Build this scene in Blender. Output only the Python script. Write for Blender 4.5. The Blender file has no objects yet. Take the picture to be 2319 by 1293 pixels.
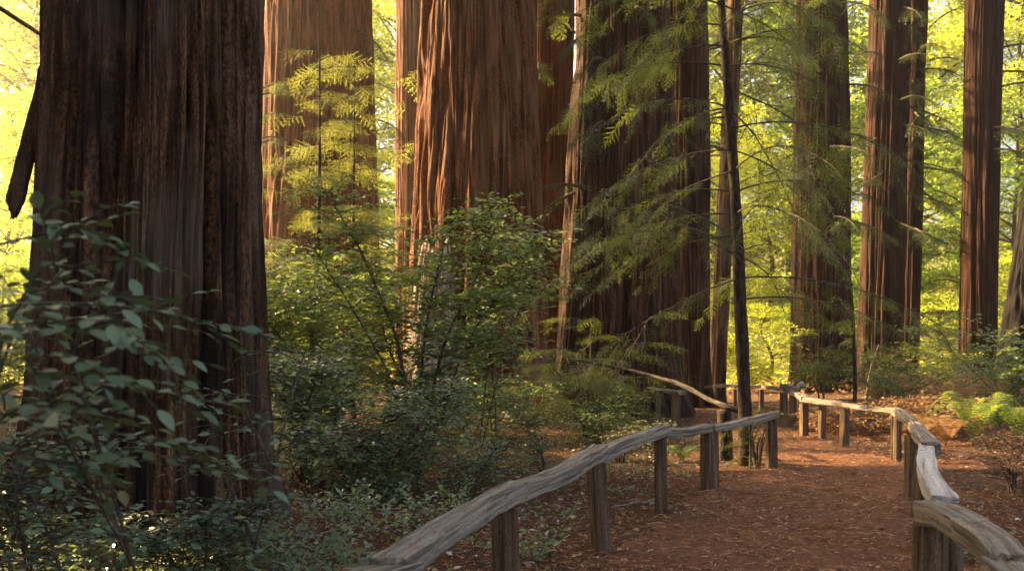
import bpy, math, random
import numpy as np
from mathutils import Vector, Matrix

# ------------------------------------------------------------------ camera, sky, sun, exposure
FPX, CX, YH, HC = 2000.0, 1159.5, 822.0, 1.36          # focal length and horizon in photograph pixels, eye height
SUN_AZ, SUN_EL = math.radians(68), math.radians(29)     # azimuth measured left of the view direction
SUN = Vector((-math.sin(SUN_AZ)*math.cos(SUN_EL), math.cos(SUN_AZ)*math.cos(SUN_EL), math.sin(SUN_EL)))
sc = bpy.context.scene
cam_d = bpy.data.cameras.new('camera'); cam = bpy.data.objects.new('camera', cam_d)
sc.collection.objects.link(cam); sc.camera = cam
cam.location = (0, 0, HC); cam.rotation_euler = (math.pi/2, 0, 0)
cam_d.sensor_width = 36; cam_d.lens = 36*FPX/2319.0
cam_d.shift_y = (YH-646.5)/2319.0
cam_d.clip_start = 0.05; cam_d.clip_end = 2000
cam_d.dof.use_dof = True; cam_d.dof.focus_distance = 7.5; cam_d.dof.aperture_fstop = 4.0
world = bpy.data.worlds.new('World'); sc.world = world; world.use_nodes = True
wn = world.node_tree.nodes; wl = world.node_tree.links
bgn = wn['Background']; bgn.inputs['Strength'].default_value = 0.145
sky = wn.new('ShaderNodeTexSky'); sky.sky_type = 'NISHITA'; sky.sun_disc = False
sky.sun_elevation = SUN_EL; sky.sun_rotation = -SUN_AZ
sky.air_density = 0.7; sky.dust_density = 8.0; sky.ozone_density = 0.2
wl.new(sky.outputs[0], bgn.inputs['Color'])
sun_d = bpy.data.lights.new('sun', 'SUN'); sun_d.energy = 5.0; sun_d.angle = math.radians(0.5)
sun_d.color = (1.0, 0.74, 0.42)
sun_o = bpy.data.objects.new('sun', sun_d); sc.collection.objects.link(sun_o)
sun_o.rotation_euler = (-SUN).to_track_quat('-Z', 'Y').to_euler(); sun_o.location = SUN*60
vs = sc.view_settings
vs.view_transform = 'Standard'; vs.look = 'None'; vs.gamma = 1.0; vs.exposure = 2.3; vs.use_curve_mapping = False
vs.use_white_balance = True; vs.white_balance_temperature = 7000; vs.white_balance_tint = 8   # shade setting of the camera
cy = sc.cycles
cy.max_bounces = 6; cy.diffuse_bounces = 4; cy.glossy_bounces = 2; cy.transmission_bounces = 4
cy.transparent_max_bounces = 4; cy.volume_bounces = 0; cy.use_denoising = True
cy.caustics_reflective = False; cy.caustics_refractive = False; cy.sample_clamp_indirect = 6.0
SUNV = np.array(SUN)

# ------------------------------------------------------------------ helpers
COL = sc.collection
rng = np.random.default_rng(11)
_p = np.random.default_rng(3).permutation(256); PERM = np.concatenate([_p, _p, _p])
_g = np.random.default_rng(4).normal(size=(256, 3)); GRAD = (_g/np.linalg.norm(_g, axis=1)[:, None]).astype(np.float32)

def pn(x, y, z):
    x, y, z = np.broadcast_arrays(np.asarray(x, np.float32), np.asarray(y, np.float32), np.asarray(z, np.float32))
    xi = np.floor(x).astype(np.int32); yi = np.floor(y).astype(np.int32); zi = np.floor(z).astype(np.int32)
    xf = x-xi; yf = y-yi; zf = z-zi; xi &= 255; yi &= 255; zi &= 255
    u = xf*xf*xf*(xf*(xf*6-15)+10); v = yf*yf*yf*(yf*(yf*6-15)+10); w = zf*zf*zf*(zf*(zf*6-15)+10)
    def g(a, b, c):
        h = PERM[PERM[PERM[xi+a]+yi+b]+zi+c]; q = GRAD[h]
        return q[..., 0]*(xf-a)+q[..., 1]*(yf-b)+q[..., 2]*(zf-c)
    x00 = g(0,0,0)*(1-u)+g(1,0,0)*u; x10 = g(0,1,0)*(1-u)+g(1,1,0)*u
    x01 = g(0,0,1)*(1-u)+g(1,0,1)*u; x11 = g(0,1,1)*(1-u)+g(1,1,1)*u
    return 1.6*((x00*(1-v)+x10*v)*(1-w)+(x01*(1-v)+x11*v)*w)

def ss(a, b, x):
    t = np.clip((np.asarray(x, float)-a)/(b-a), 0, 1); return t*t*(3-2*t)

def nrm(v): return v/(np.linalg.norm(v, axis=-1, keepdims=True)+1e-9)

class MB:
    """collects vertices, faces, material slots and the grain vector of one mesh"""
    def __init__(s): s.V = []; s.F = []; s.G = []; s.M = []; s.n = 0
    def add(s, V, F, G=None, m=0):
        V = np.asarray(V, np.float32).reshape(-1, 3)
        s.V.append(V); s.G.append(V if G is None else np.asarray(G, np.float32).reshape(-1, 3))
        for f in (F if isinstance(F, list) else [F]):
            f = np.asarray(f, np.int32)
            if len(f): s.F.append(f+s.n); s.M.append(m)
        s.n += len(V)
    def mesh(s, name, mats, smooth=True, off=(0, 0, 0)):
        me = bpy.data.meshes.new(name)
        V = np.concatenate(s.V)-np.asarray(off, np.float32); G = np.concatenate(s.G)
        me.vertices.add(len(V)); me.vertices.foreach_set('co', V.astype(np.float32).ravel())
        tot = np.concatenate([np.full(len(f), f.shape[1], np.int32) for f in s.F])
        idx = np.concatenate([f.ravel() for f in s.F])
        mi = np.concatenate([np.full(len(f), m, np.int32) for f, m in zip(s.F, s.M)])
        me.loops.add(len(idx)); me.loops.foreach_set('vertex_index', idx.astype(np.int32))
        me.polygons.add(len(tot))
        st = np.zeros(len(tot), np.int32); st[1:] = np.cumsum(tot)[:-1]
        me.polygons.foreach_set('loop_start', st)
        me.polygons.foreach_set('material_index', mi)
        me.polygons.foreach_set('use_smooth', np.full(len(tot), smooth))
        for m in (mats if isinstance(mats, (list, tuple)) else [mats]): me.materials.append(m)
        a = me.attributes.new('grain', 'FLOAT_VECTOR', 'POINT'); a.data.foreach_set('vector', G.ravel())
        me.update(calc_edges=True)
        return me
    def build(s, name, mats, parent=None, smooth=True, kind=None):
        off = (0, 0, 0)
        if parent is not None:
            r = parent
            while r.parent is not None: r = r.parent
            off = tuple(r.location)
        o = bpy.data.objects.new(name, s.mesh(name, mats, smooth, off)); COL.objects.link(o)
        o.parent = parent
        if kind: o['kind'] = kind
        return o

def tag(o, label, cat, group=None, kind=None):
    o['label'] = label; o['category'] = cat
    if group: o['group'] = group
    if kind: o['kind'] = kind
    return o
def thing(name, label, cat, loc, group=None):
    o = bpy.data.objects.new(name, None); COL.objects.link(o)
    o.location = tuple(float(c) for c in loc); o.empty_display_size = 0.2
    return tag(o, label, cat, group)

def frames(P, up=None):
    P = np.asarray(P, float); T = nrm(np.gradient(P, axis=0))
    u = np.array([0.0, 0.0, 1.0]) if up is None else np.asarray(up, float)
    if abs((T @ u)).max() > 0.9 and up is None: u = np.array([1.0, 0.13, 0.0])
    A = nrm(np.cross(T, u)); B = nrm(np.cross(A, T))
    return T, A, B

def ring_faces(n, m):
    i = np.arange(n-1)[:, None]; j = np.arange(m)[None, :]; k = (j+1) % m
    return np.stack([i*m+j, i*m+k, (i+1)*m+k, (i+1)*m+j], -1).reshape(-1, 4)

def tube(mb, P, R, sides=6, m=0, cap=True, s0=0.0, rough=0.0, seed=0):
    P = np.asarray(P, float); n = len(P); R = np.broadcast_to(np.asarray(R, float), (n,))
    T, A, B = frames(P)
    a = np.linspace(0, 2*np.pi, sides, endpoint=False)
    s = s0+np.concatenate([[0], np.cumsum(np.linalg.norm(np.diff(P, axis=0), axis=1))])
    rr = np.repeat(R[:, None], sides, 1)
    if rough:
        rr = rr*(1+rough*pn(np.cos(a)[None]*1.4+seed*7.1, np.sin(a)[None]*1.4+3.3, s[:, None]*2.0))
    V = P[:, None]+A[:, None]*(rr*np.cos(a))[..., None]+B[:, None]*(rr*np.sin(a))[..., None]
    G = np.stack(np.broadcast_arrays(rr*np.cos(a)+seed*3.7, rr*np.sin(a), np.repeat(s[:, None], sides, 1)), -1)
    F = [ring_faces(n, sides)]
    if cap:
        F.append(np.array([list(range((n-1)*sides, n*sides))]))
        F.append(np.array([list(range(sides))[::-1]]))
    mb.add(V, F, G, m)

def bez(P, n):
    """smooth curve through the points P"""
    P = np.asarray(P, float); k = len(P)
    t = np.linspace(0, k-1, n); i = np.clip(t.astype(int), 0, k-2); f = (t-i)[:, None]
    E = np.concatenate([[2*P[0]-P[1]], P, [2*P[-1]-P[-2]]])
    a, b, c, d = E[i], E[i+1], E[i+2], E[i+3]
    return 0.5*((2*b)+(c-a)*f+(2*a-5*b+4*c-d)*f*f+(3*b-a-3*c+d)*f**3)

def stamp(mb, tV, tF, pos, X, Y, Z, scale, m=0):
    """copies of a template: pos (n,3), axes (n,3) each, scale (n,) or (n,3)"""
    n = len(pos)
    if n == 0: return
    scale = np.asarray(scale, float)
    if scale.ndim == 1: scale = np.repeat(scale[:, None], 3, 1)
    tV = np.asarray(tV, float)
    L = tV[None]*scale[:, None, :]
    V = pos[:, None]+L[..., :1]*X[:, None]+L[..., 1:2]*Y[:, None]+L[..., 2:]*Z[:, None]
    k = len(tV)
    for f in (tF if isinstance(tF, list) else [tF]):
        pass
    F = [(np.asarray(f)[None]+(np.arange(n)*k)[:, None, None]).reshape(-1, np.asarray(f).shape[1]) for f in (tF if isinstance(tF, list) else [tF])]
    mb.add(V.reshape(-1, 3), F, None, m)

def axes_from(dirs, normals, roll=None):
    X = nrm(dirs); Y = nrm(np.cross(normals, X)); Z = np.cross(X, Y)
    if roll is not None:
        c, s = np.cos(roll)[:, None], np.sin(roll)[:, None]; Y, Z = Y*c+Z*s, Z*c-Y*s
    return X, Y, Z

# ------------------------------------------------------------------ materials
def new_mat(name):
    m = bpy.data.materials.new(name); m.use_nodes = True
    nt = m.node_tree; return m, nt, nt.nodes, nt.links, nt.nodes['Principled BSDF']
def ramp(n, stops):
    r = n.new('ShaderNodeValToRGB'); e = r.color_ramp.elements
    e[0].position, e[0].color = stops[0][0], (*stops[0][1], 1)
    e[1].position, e[1].color = stops[-1][0], (*stops[-1][1], 1)
    for p, c in stops[1:-1]:
        q = e.new(p); q.color = (*c, 1)
    return r
def grain_coord(n, l, scale):
    a = n.new('ShaderNodeAttribute'); a.attribute_name = 'grain'
    mp = n.new('ShaderNodeMapping'); mp.inputs['Scale'].default_value = scale
    l.new(a.outputs['Vector'], mp.inputs['Vector']); return mp
def noise(n, l, coord, scale, detail=6, rough=0.6, dist=0.0):
    t = n.new('ShaderNodeTexNoise'); t.inputs['Scale'].default_value = scale; t.inputs['Detail'].default_value = detail
    t.inputs['Roughness'].default_value = rough; t.inputs['Distortion'].default_value = dist
    if coord is not None: l.new(coord, t.inputs['Vector'])
    return t
def mixc(n, l, fac, a, b, mode='MIX'):
    x = n.new('ShaderNodeMix'); x.data_type = 'RGBA'; x.blend_type = mode
    for k, v in ((0, fac), (6, a), (7, b)):
        if hasattr(v, 'is_output'): l.new(v, x.inputs[k])
        elif isinstance(v, (int, float)): x.inputs[k].default_value = v
        else: x.inputs[k].default_value = (*v, 1)
    return x.outputs[2]

def bark_mat(name, c0, c1, c2, char=(0.012, 0.010, 0.009), char_amt=0.5, fine=30.0, stretch=0.05, bump=0.85, bdist=0.02, grey=None, con=1.0):
    m, nt, n, l, b = new_mat(name)
    g1 = grain_coord(n, l, (1, 1, stretch)); g2 = grain_coord(n, l, (1, 1, stretch*6)); g3 = grain_coord(n, l, (1, 1, 0.25))
    f1 = noise(n, l, g1.outputs[0], fine*0.45, 8, 0.65, 0.3)
    f2 = noise(n, l, g2.outputs[0], fine*2.2, 5, 0.7)
    f3 = noise(n, l, g3.outputs[0], 1.6, 4, 0.6)
    r1 = ramp(n, [(0.36, c0), (0.5, c1), (0.64, c2)]); l.new(f1.outputs['Fac'], r1.inputs[0])
    lo_, hi_ = .9-.6*con, .9+.82*con
    r2 = ramp(n, [(0.38, (lo_, lo_*.93, lo_*.88)), (0.5, (0.9, 0.9, 0.9)), (0.62, (hi_, hi_*.97, hi_*.92))]); l.new(f2.outputs['Fac'], r2.inputs[0])
    col = mixc(n, l, 1.0, r1.outputs[0], r2.outputs[0], 'MULTIPLY')
    if grey is not None:
        rg = ramp(n, [(0.48, (0, 0, 0)), (0.62, (1, 1, 1))]); f4 = noise(n, l, g3.outputs[0], 2.7, 3, 0.5); l.new(f4.outputs['Fac'], rg.inputs[0])
        col = mixc(n, l, rg.outputs[0], col, mixc(n, l, 0.65, col, grey))
    if char_amt:
        rc = ramp(n, [(0.66-0.25*char_amt, (0, 0, 0)), (0.76-0.2*char_amt, (1, 1, 1))]); l.new(f3.outputs['Fac'], rc.inputs[0])
        col = mixc(n, l, rc.outputs[0], col, mixc(n, l, 0.8, col, char))
    l.new(col, b.inputs['Base Color']); b.inputs['Roughness'].default_value = 0.92
    b.inputs['Specular IOR Level'].default_value = 0.15
    ad = n.new('ShaderNodeMath'); ad.operation = 'MULTIPLY_ADD'; l.new(f2.outputs['Fac'], ad.inputs[0]); ad.inputs[1].default_value = 0.35
    l.new(f1.outputs['Fac'], ad.inputs[2])
    bp = n.new('ShaderNodeBump'); bp.inputs['Strength'].default_value = bump; bp.inputs['Distance'].default_value = bdist
    l.new(ad.outputs[0], bp.inputs['Height']); l.new(bp.outputs[0], b.inputs['Normal'])
    return m

def leaf_mat(name, ca, cb, tr, mix=0.42, rough=0.45, spec=0.35, extra=None):
    m, nt, n, l, b = new_mat(name)
    g = n.new('ShaderNodeNewGeometry')
    st = [(0.0, ca), (0.75, cb)] + ([(0.93, cb), (1.0, extra)] if extra else [(1.0, cb)])
    r = ramp(n, st); oi = n.new('ShaderNodeObjectInfo'); ad = n.new('ShaderNodeMath'); ad.operation = 'ADD'; fr_ = n.new('ShaderNodeMath'); fr_.operation = 'FRACT'
    l.new(g.outputs['Random Per Island'], ad.inputs[0]); l.new(oi.outputs['Random'], ad.inputs[1]); l.new(ad.outputs[0], fr_.inputs[0]); l.new(fr_.outputs[0], r.inputs[0])
    l.new(r.outputs[0], b.inputs['Base Color']); b.inputs['Roughness'].default_value = rough
    b.inputs['Specular IOR Level'].default_value = spec
    t = n.new('ShaderNodeBsdfTranslucent'); t.inputs['Color'].default_value = (*tr, 1)
    mx = n.new('ShaderNodeMixShader'); mx.inputs[0].default_value = mix
    l.new(b.outputs[0], mx.inputs[1]); l.new(t.outputs[0], mx.inputs[2])
    l.new(mx.outputs[0], n['Material Output'].inputs['Surface'])
    return m

def litter_mat(name, stops, rough=0.85, obj=False):
    m, nt, n, l, b = new_mat(name)
    g = n.new('ShaderNodeNewGeometry'); r = ramp(n, stops); l.new(g.outputs['Random Per Island'], r.inputs[0])
    l.new(r.outputs[0], b.inputs['Base Color']); b.inputs['Roughness'].default_value = rough
    b.inputs['Specular IOR Level'].default_value = 0.2
    return m

def ground_mat(name, cols, sc1, patch=None):
    m, nt, n, l, b = new_mat(name)
    tc = n.new('ShaderNodeTexCoord')
    a1 = noise(n, l, tc.outputs['Object'], sc1, 9, 0.7, 0.8); a2 = noise(n, l, tc.outputs['Object'], 0.7, 4, 0.6)
    a3 = noise(n, l, tc.outputs['Object'], sc1*7, 6, 0.75, 1.5)
    r1 = ramp(n, cols); l.new(a3.outputs['Fac'], r1.inputs[0])
    r2 = ramp(n, [(0.3, (0.62, 0.6, 0.6)), (0.7, (1.25, 1.2, 1.15))]); l.new(a1.outputs['Fac'], r2.inputs[0])
    c = mixc(n, l, 1.0, r1.outputs[0], r2.outputs[0], 'MULTIPLY')
    if patch:
        rp = ramp(n, [(0.45, (0, 0, 0)), (0.65, (1, 1, 1))]); l.new(a2.outputs['Fac'], rp.inputs[0])
        c = mixc(n, l, rp.outputs[0], c, mixc(n, l, 0.7, c, patch))
    l.new(c, b.inputs['Base Color']); b.inputs['Roughness'].default_value = 0.95; b.inputs['Specular IOR Level'].default_value = 0.1
    bp = n.new('ShaderNodeBump'); bp.inputs['Strength'].default_value = 0.9; bp.inputs['Distance'].default_value = 0.03
    l.new(a3.outputs['Fac'], bp.inputs['Height']); l.new(bp.outputs[0], b.inputs['Normal'])
    return m

M = {}
M['bark_dark'] = bark_mat('bark_dark', (0.016, 0.007, 0.0035), (0.078, 0.037, 0.018), (0.190, 0.102, 0.054), char_amt=0.55, grey=(0.14, 0.10, 0.068), fine=40, bump=1.0, bdist=0.03)
M['bark_red'] = bark_mat('bark_red', (0.035, 0.012, 0.005), (0.130, 0.046, 0.018), (0.245, 0.098, 0.040), char_amt=0.15, grey=(0.21, 0.11, 0.055), bdist=0.03)
M['bark_brown'] = bark_mat('bark_brown', (0.018, 0.008, 0.005), (0.062, 0.029, 0.015), (0.130, 0.070, 0.038), char_amt=0.4, bdist=0.03)
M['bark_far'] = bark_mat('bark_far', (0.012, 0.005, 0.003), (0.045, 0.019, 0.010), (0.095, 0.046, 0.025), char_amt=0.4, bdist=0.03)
M['bark_char'] = bark_mat('bark_char', (0.005, 0.004, 0.0035), (0.012, 0.009, 0.007), (0.032, 0.023, 0.017), char_amt=0.3, bdist=0.02)
M['bark_thin'] = bark_mat('bark_thin', (0.020, 0.013, 0.009), (0.048, 0.033, 0.023), (0.095, 0.070, 0.052), char_amt=0.0, fine=60, stretch=0.3, bdist=0.006)
M['bark_pale'] = bark_mat('bark_pale', (0.10, 0.085, 0.07), (0.22, 0.19, 0.16), (0.40, 0.36, 0.31), char_amt=0.0, fine=40, stretch=0.2, bdist=0.006)
M['bark_grey'] = bark_mat('bark_grey', (0.035, 0.027, 0.02), (0.085, 0.068, 0.053), (0.15, 0.125, 0.10), char_amt=0.2, fine=50, stretch=0.2, bdist=0.006)
M['snag'] = bark_mat('snag', (0.05, 0.035, 0.025), (0.30, 0.22, 0.155), (0.52, 0.43, 0.33), char_amt=0.4, fine=20, stretch=0.12, bdist=0.02)  # bark lightened so its colour carries the sun falling on it
M['twig'] = bark_mat('twig_bark', (0.05, 0.035, 0.025), (0.10, 0.075, 0.055), (0.19, 0.15, 0.115), char_amt=0.0, fine=90, stretch=0.3, bump=0.3, bdist=0.003)
M['rail'] = bark_mat('weathered_rail', (0.085, 0.066, 0.046), (0.255, 0.215, 0.162), (0.410, 0.355, 0.280), char=(0.05, 0.04, 0.03), char_amt=0.0, con=.35, fine=90, stretch=0.025, bump=1.0, bdist=0.010)
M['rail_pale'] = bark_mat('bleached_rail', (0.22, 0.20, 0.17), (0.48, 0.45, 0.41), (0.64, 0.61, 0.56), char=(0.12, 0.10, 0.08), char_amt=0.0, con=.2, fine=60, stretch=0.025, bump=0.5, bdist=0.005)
M['post'] = bark_mat('split_post', (0.045, 0.028, 0.016), (0.130, 0.085, 0.050), (0.215, 0.150, 0.095), char=(0.05, 0.05, 0.035), char_amt=0.2, con=.45, fine=70, stretch=0.05, bump=0.6, bdist=0.005)
M['leaf_fore'] = leaf_mat('leaf_fore', (0.055, 0.100, 0.050), (0.150, 0.205, 0.110), (0.14, 0.22, 0.07), 0.16, 0.42, 0.4, extra=(0.22, 0.19, 0.06))
M['leaf_shrub'] = leaf_mat('leaf_shrub', (0.070, 0.120, 0.045), (0.165, 0.225, 0.085), (0.32, 0.42, 0.07), 0.42, 0.36, 0.5, extra=(0.20, 0.20, 0.06))
M['leaf_shrub_b'] = leaf_mat('leaf_shrub_grey', (0.080, 0.130, 0.070), (0.180, 0.235, 0.140), (0.34, 0.46, 0.12), 0.38, 0.33, 0.6, extra=(0.17, 0.17, 0.07))
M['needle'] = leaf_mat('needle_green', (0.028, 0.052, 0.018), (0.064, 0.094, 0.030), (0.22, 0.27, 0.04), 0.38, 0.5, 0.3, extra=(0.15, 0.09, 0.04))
M['needle_lit'] = leaf_mat('needle_sunlit', (0.075, 0.110, 0.025), (0.13, 0.16, 0.035), (0.45, 0.46, 0.08), 0.45, 0.5, 0.3)  # needle colours brightened to look lit by the sun
M['leaf_back'] = leaf_mat('leaf_back', (0.090, 0.140, 0.020), (0.20, 0.24, 0.035), (0.76, 0.80, 0.08), 0.58, 0.5, 0.3)
M['leaf_back_b'] = leaf_mat('leaf_back_deep', (0.035, 0.075, 0.016), (0.090, 0.140, 0.028), (0.38, 0.52, 0.06), 0.48, 0.5, 0.3)
M['canopy'] = leaf_mat('canopy', (0.035, 0.060, 0.020), (0.06, 0.09, 0.030), (0.16, 0.20, 0.04), 0.25, 0.6, 0.2)
M['fern'] = leaf_mat('fern_green', (0.09, 0.16, 0.025), (0.14, 0.20, 0.035), (0.38, 0.48, 0.05), 0.45, 0.45, 0.3)
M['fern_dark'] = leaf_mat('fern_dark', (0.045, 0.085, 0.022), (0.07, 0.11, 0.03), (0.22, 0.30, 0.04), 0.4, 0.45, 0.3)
M['dry'] = leaf_mat('dry_bracken', (0.20, 0.105, 0.045), (0.36, 0.22, 0.11), (0.48, 0.26, 0.10), 0.4, 0.7, 0.15)
M['needle_litter'] = litter_mat('needle_litter', [(0.0, (0.060, 0.028, 0.016)), (0.3, (0.24, 0.105, 0.046)), (0.75, (0.43, 0.205, 0.098)), (1.0, (0.62, 0.43, 0.28))])
M['dead_leaf'] = litter_mat('dead_leaf', [(0.0, (0.22, 0.12, 0.06)), (0.5, (0.38, 0.26, 0.16)), (1.0, (0.66, 0.60, 0.50))])
M['ground'] = ground_mat('forest_floor', [(0.3, (0.035, 0.018, 0.011)), (0.5, (0.125, 0.060, 0.032)), (0.72, (0.23, 0.125, 0.075))], 3.0, (0.10, 0.07, 0.035))
M['path'] = ground_mat('needle_path', [(0.3, (0.075, 0.034, 0.018)), (0.5, (0.215, 0.102, 0.054)), (0.72, (0.34, 0.175, 0.098))], 4.0, (0.20, 0.105, 0.060))
M['hill'] = ground_mat('dry_hillside', [(0.3, (0.10, 0.08, 0.03)), (0.5, (0.24, 0.19, 0.085)), (0.72, (0.40, 0.31, 0.16))], 1.2, (0.09, 0.12, 0.03))

# ------------------------------------------------------------------ ground, path, hillside
PATH = bez([(1.2, -3), (1.45, 1), (1.6, 4), (1.95, 6.5), (3.05, 9), (4.3, 11.8), (4.45, 15), (4.9, 19), (5.4, 22.3), (5.0, 24.6), (3.0, 26.2), (-0.5, 27), (-6, 27.5)], 240)
PW = np.interp(np.linspace(0, 12, 240), [0, 3, 5, 8, 12], [1.0, 1.15, 1.1, 1.0, 0.9])
def path_dist(x, y):
    x = np.asarray(x, float); y = np.asarray(y, float); out = np.full(x.shape, 1e9)
    for (px, py), w in zip(PATH[::2], PW[::2]):
        out = np.minimum(out, np.hypot(x-px, y-py)/w)
    return out
def gh(x, y):
    x = np.asarray(x, float); y = np.asarray(y, float)
    near = np.exp(-(np.hypot(x, y)/60)**2)
    d = path_dist(x, y); off = ss(0.9, 1.7, d)
    h = (0.05*pn(x*0.55, y*0.55, 0.3)+0.022*pn(x*1.9, y*1.9, 4.3))*off*near
    h = h+0.34*ss(13, 21, y)*ss(2.0, -1.5, x)*off
    h = h+0.20*ss(6.8, 11, x)*ss(9, 16, y)
    return h
def gp(px, py, dz=0.0):
    """a pixel that shows the ground -> point on the ground"""
    y = HC*FPX/(py-YH)
    for _ in range(4):
        x = (px-CX)/FPX*y; y = (HC-float(gh(np.array([x]), np.array([y]))[0]))*FPX/(py-YH)
    x = (px-CX)/FPX*y
    return np.array([x, y, float(gh(np.array([x]), np.array([y]))[0])+dz])
def at(px, py, d): return np.array([(px-CX)/FPX*d, d, HC+(YH-py)/FPX*d])
def gz(x, y): return float(gh(np.array([x]), np.array([y]))[0])

def grid(xs, ys, hf):
    X, Y = np.meshgrid(xs, ys); Z = hf(X, Y); n, m = X.shape
    i = np.arange(n-1)[:, None]; j = np.arange(m-1)[None]
    F = np.stack([i*m+j, i*m+j+1, (i+1)*m+j+1, (i+1)*m+j], -1).reshape(-1, 4)
    return np.stack([X, Y, Z], -1).reshape(-1, 3), F
xs = np.concatenate([np.linspace(-220, -30, 10), np.linspace(-28, -8, 30), np.arange(-7.8, 9, 0.12), np.linspace(9.2, 30, 34), np.linspace(34, 220, 10)])
ys = np.concatenate([np.linspace(-60, -8, 8), np.arange(-6, 2, 0.4), np.arange(2, 14, 0.12), np.arange(14, 32, 0.2), np.linspace(33, 60, 30), np.linspace(66, 230, 8)])
mb = MB(); V, F = grid(xs, ys, gh)
V[:, 2] += 0.012*pn(V[:, 0]*6, V[:, 1]*6, 1.7)*np.exp(-(np.hypot(V[:, 0], V[:, 1])/25)**2)
mb.add(V, F); o = mb.build('ground', M['ground']); o['kind'] = 'structure'

# the path is a sheet that rises a little out of the litter and sinks back into it at ragged edges
T, A, B = frames(np.c_[PATH, np.zeros(240)]); tt = np.linspace(-1.25, 1.25, 46)
pts = PATH[:, None]+A[:, None, :2]*(tt[None, :, None]*PW[:, None, None])
PX, PY = pts[..., 0], pts[..., 1]
edge = np.abs(tt)[None]+0.22*pn(PX*0.9, PY*0.9, 7.7)+0.10*pn(PX*3.1, PY*3.1, 2.2)
PZ = gh(PX, PY)+0.028-0.09*ss(0.78, 1.1, edge)+0.010*pn(PX*5, PY*5, 0.5)
mb = MB(); i = np.arange(239)[:, None]; j = np.arange(45)[None]
mb.add(np.stack([PX, PY, PZ], -1), np.stack([i*46+j, i*46+j+1, (i+1)*46+j+1, (i+1)*46+j], -1).reshape(-1, 4))
o = mb.build('path', M['path']); o['kind'] = 'structure'

def hill_h(x, y):
    x = np.asarray(x, float); y = np.asarray(y, float)
    t = y-47+4*pn(x*0.03, 0.5, 0.5)
    h = -0.6+0.20*np.where(t > 0, t*t/(t+8), 0)+ (0.7*pn(x*0.09, y*0.09, 9.1)+0.25*pn(x*0.4, y*0.4, 3.1))*ss(0, 10, t)
    return np.where(t < 0, -0.6+0.08*t*0, h)
mb = MB(); V, F = grid(np.linspace(-110, 110, 150), np.linspace(43, 190, 110), hill_h)
mb.add(V, F); o = mb.build('hillside', M['hill']); o['kind'] = 'structure'

# ------------------------------------------------------------------ redwood trunks
TREES = []
def trunk_mesh(mb, x0, y0, z0, prof, lean, ztop_fine, H, seed, nth, nz, lobes=0.10, furrow=0.05, k=5.5, flare=0.25, creases=(), front=True, m=0, fibre=0.012):
    """prof: function z -> radius. More of the ring's vertices face the camera side."""
    u = np.linspace(0, 1, nth, endpoint=False)
    th = 2*np.pi*u
    if front:  # thin out the far side
        th = 2*np.pi*u+0.62*np.sin(2*np.pi*u)
        th = th+math.pi/2+math.atan2(-y0, -x0)-math.pi/2+math.pi
    z = np.concatenate([np.linspace(-0.25, ztop_fine, nz), ztop_fine+(H-ztop_fine)*np.linspace(0.04, 1, 18)])
    TH, Z = np.meshgrid(th, z); R = prof(Z)
    dz = np.clip(1-(Z-ztop_fine)/(H-ztop_fine), 0, 1)
    R = R*np.where(Z > ztop_fine, 0.25+0.75*dz, 1)
    sw = 0.04*pn(Z*0.2, seed*1.3, TH*0+2.0)+0.025*pn(np.cos(TH)*1.5+seed, np.sin(TH)*1.5, Z*0.5)
    c, s = np.cos(TH+sw), np.sin(TH+sw)
    R1 = R*(1+lobes*(pn(c*1.7+seed*5, s*1.7, Z*0.06)+0.7*pn(c*3.6+seed, s*3.6+9, Z*0.09)))
    R1 = R1+flare*np.exp(-np.clip(Z, -0.3, 99)/0.55)*(0.6+0.9*np.clip(pn(c*2.6+seed*2, s*2.6, Z*0.1), -0.5, 1))
    X3, Y3 = R*c, R*s
    w1 = 0.04*pn(X3*1.5, Y3*1.5, Z*0.22+seed)
    v1 = np.abs(pn((X3+w1)*k*0.62, (Y3+w1)*k*0.62, Z*k*0.014+seed*3.1))
    v2 = np.abs(pn((X3+w1)*k*1.6+7, (Y3-w1)*k*1.6, Z*k*0.022+seed))
    d = furrow*(np.exp(-(v1/0.13)**2)*1.15+0.6*np.exp(-(v2/0.13)**2))
    plate = furrow*0.5*pn(X3*k*0.5+3, Y3*k*0.5, Z*k*0.05)
    fib = fibre*(pn(X3*k*5, Y3*k*5, Z*k*0.13+seed)+0.9*pn(X3*k*9, Y3*k*9, Z*k*0.35))
    brk = furrow*0.16*np.exp(-(np.abs(pn((X3+w1)*k*1.1, Y3*k*1.1+4, Z*k*0.12+seed*2))/0.10)**2)+furrow*0.20*pn(X3*k*2.4, Y3*k*2.4, Z*k*0.10)
    R2 = R1-d+plate+fib-brk
    for (ct, wd, dp, zt, zb, sl) in creases:
        a = (TH-ct-sl*Z+np.pi) % (2*np.pi)-np.pi
        wob = 0.03*pn(Z*0.9, ct*9, seed)+0.012*pn(Z*3.1, ct*5, seed)
        R2 = R2-dp*np.exp(-((a+wob)/wd)**2)*ss(zb-0.6, zb+0.2, Z)*(1-ss(zt-0.4, zt+0.8, Z))
    V = np.stack([x0+lean[0]*Z+R2*np.cos(TH), y0+lean[1]*Z+R2*np.sin(TH), z0+Z], -1)
    G = np.stack([X3+seed*11, Y3, Z], -1)
    n = len(z)
    mb.add(V, [ring_faces(n, nth), np.array([list(range((n-1)*nth, n*nth))])], G, m)
    return z

def lin(z0, r0, z1, r1): return lambda z: np.clip(r0+(r1-r0)*(z-z0)/(z1-z0), min(r1*0.5, r0), max(r0, r1)*1.5)

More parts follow.
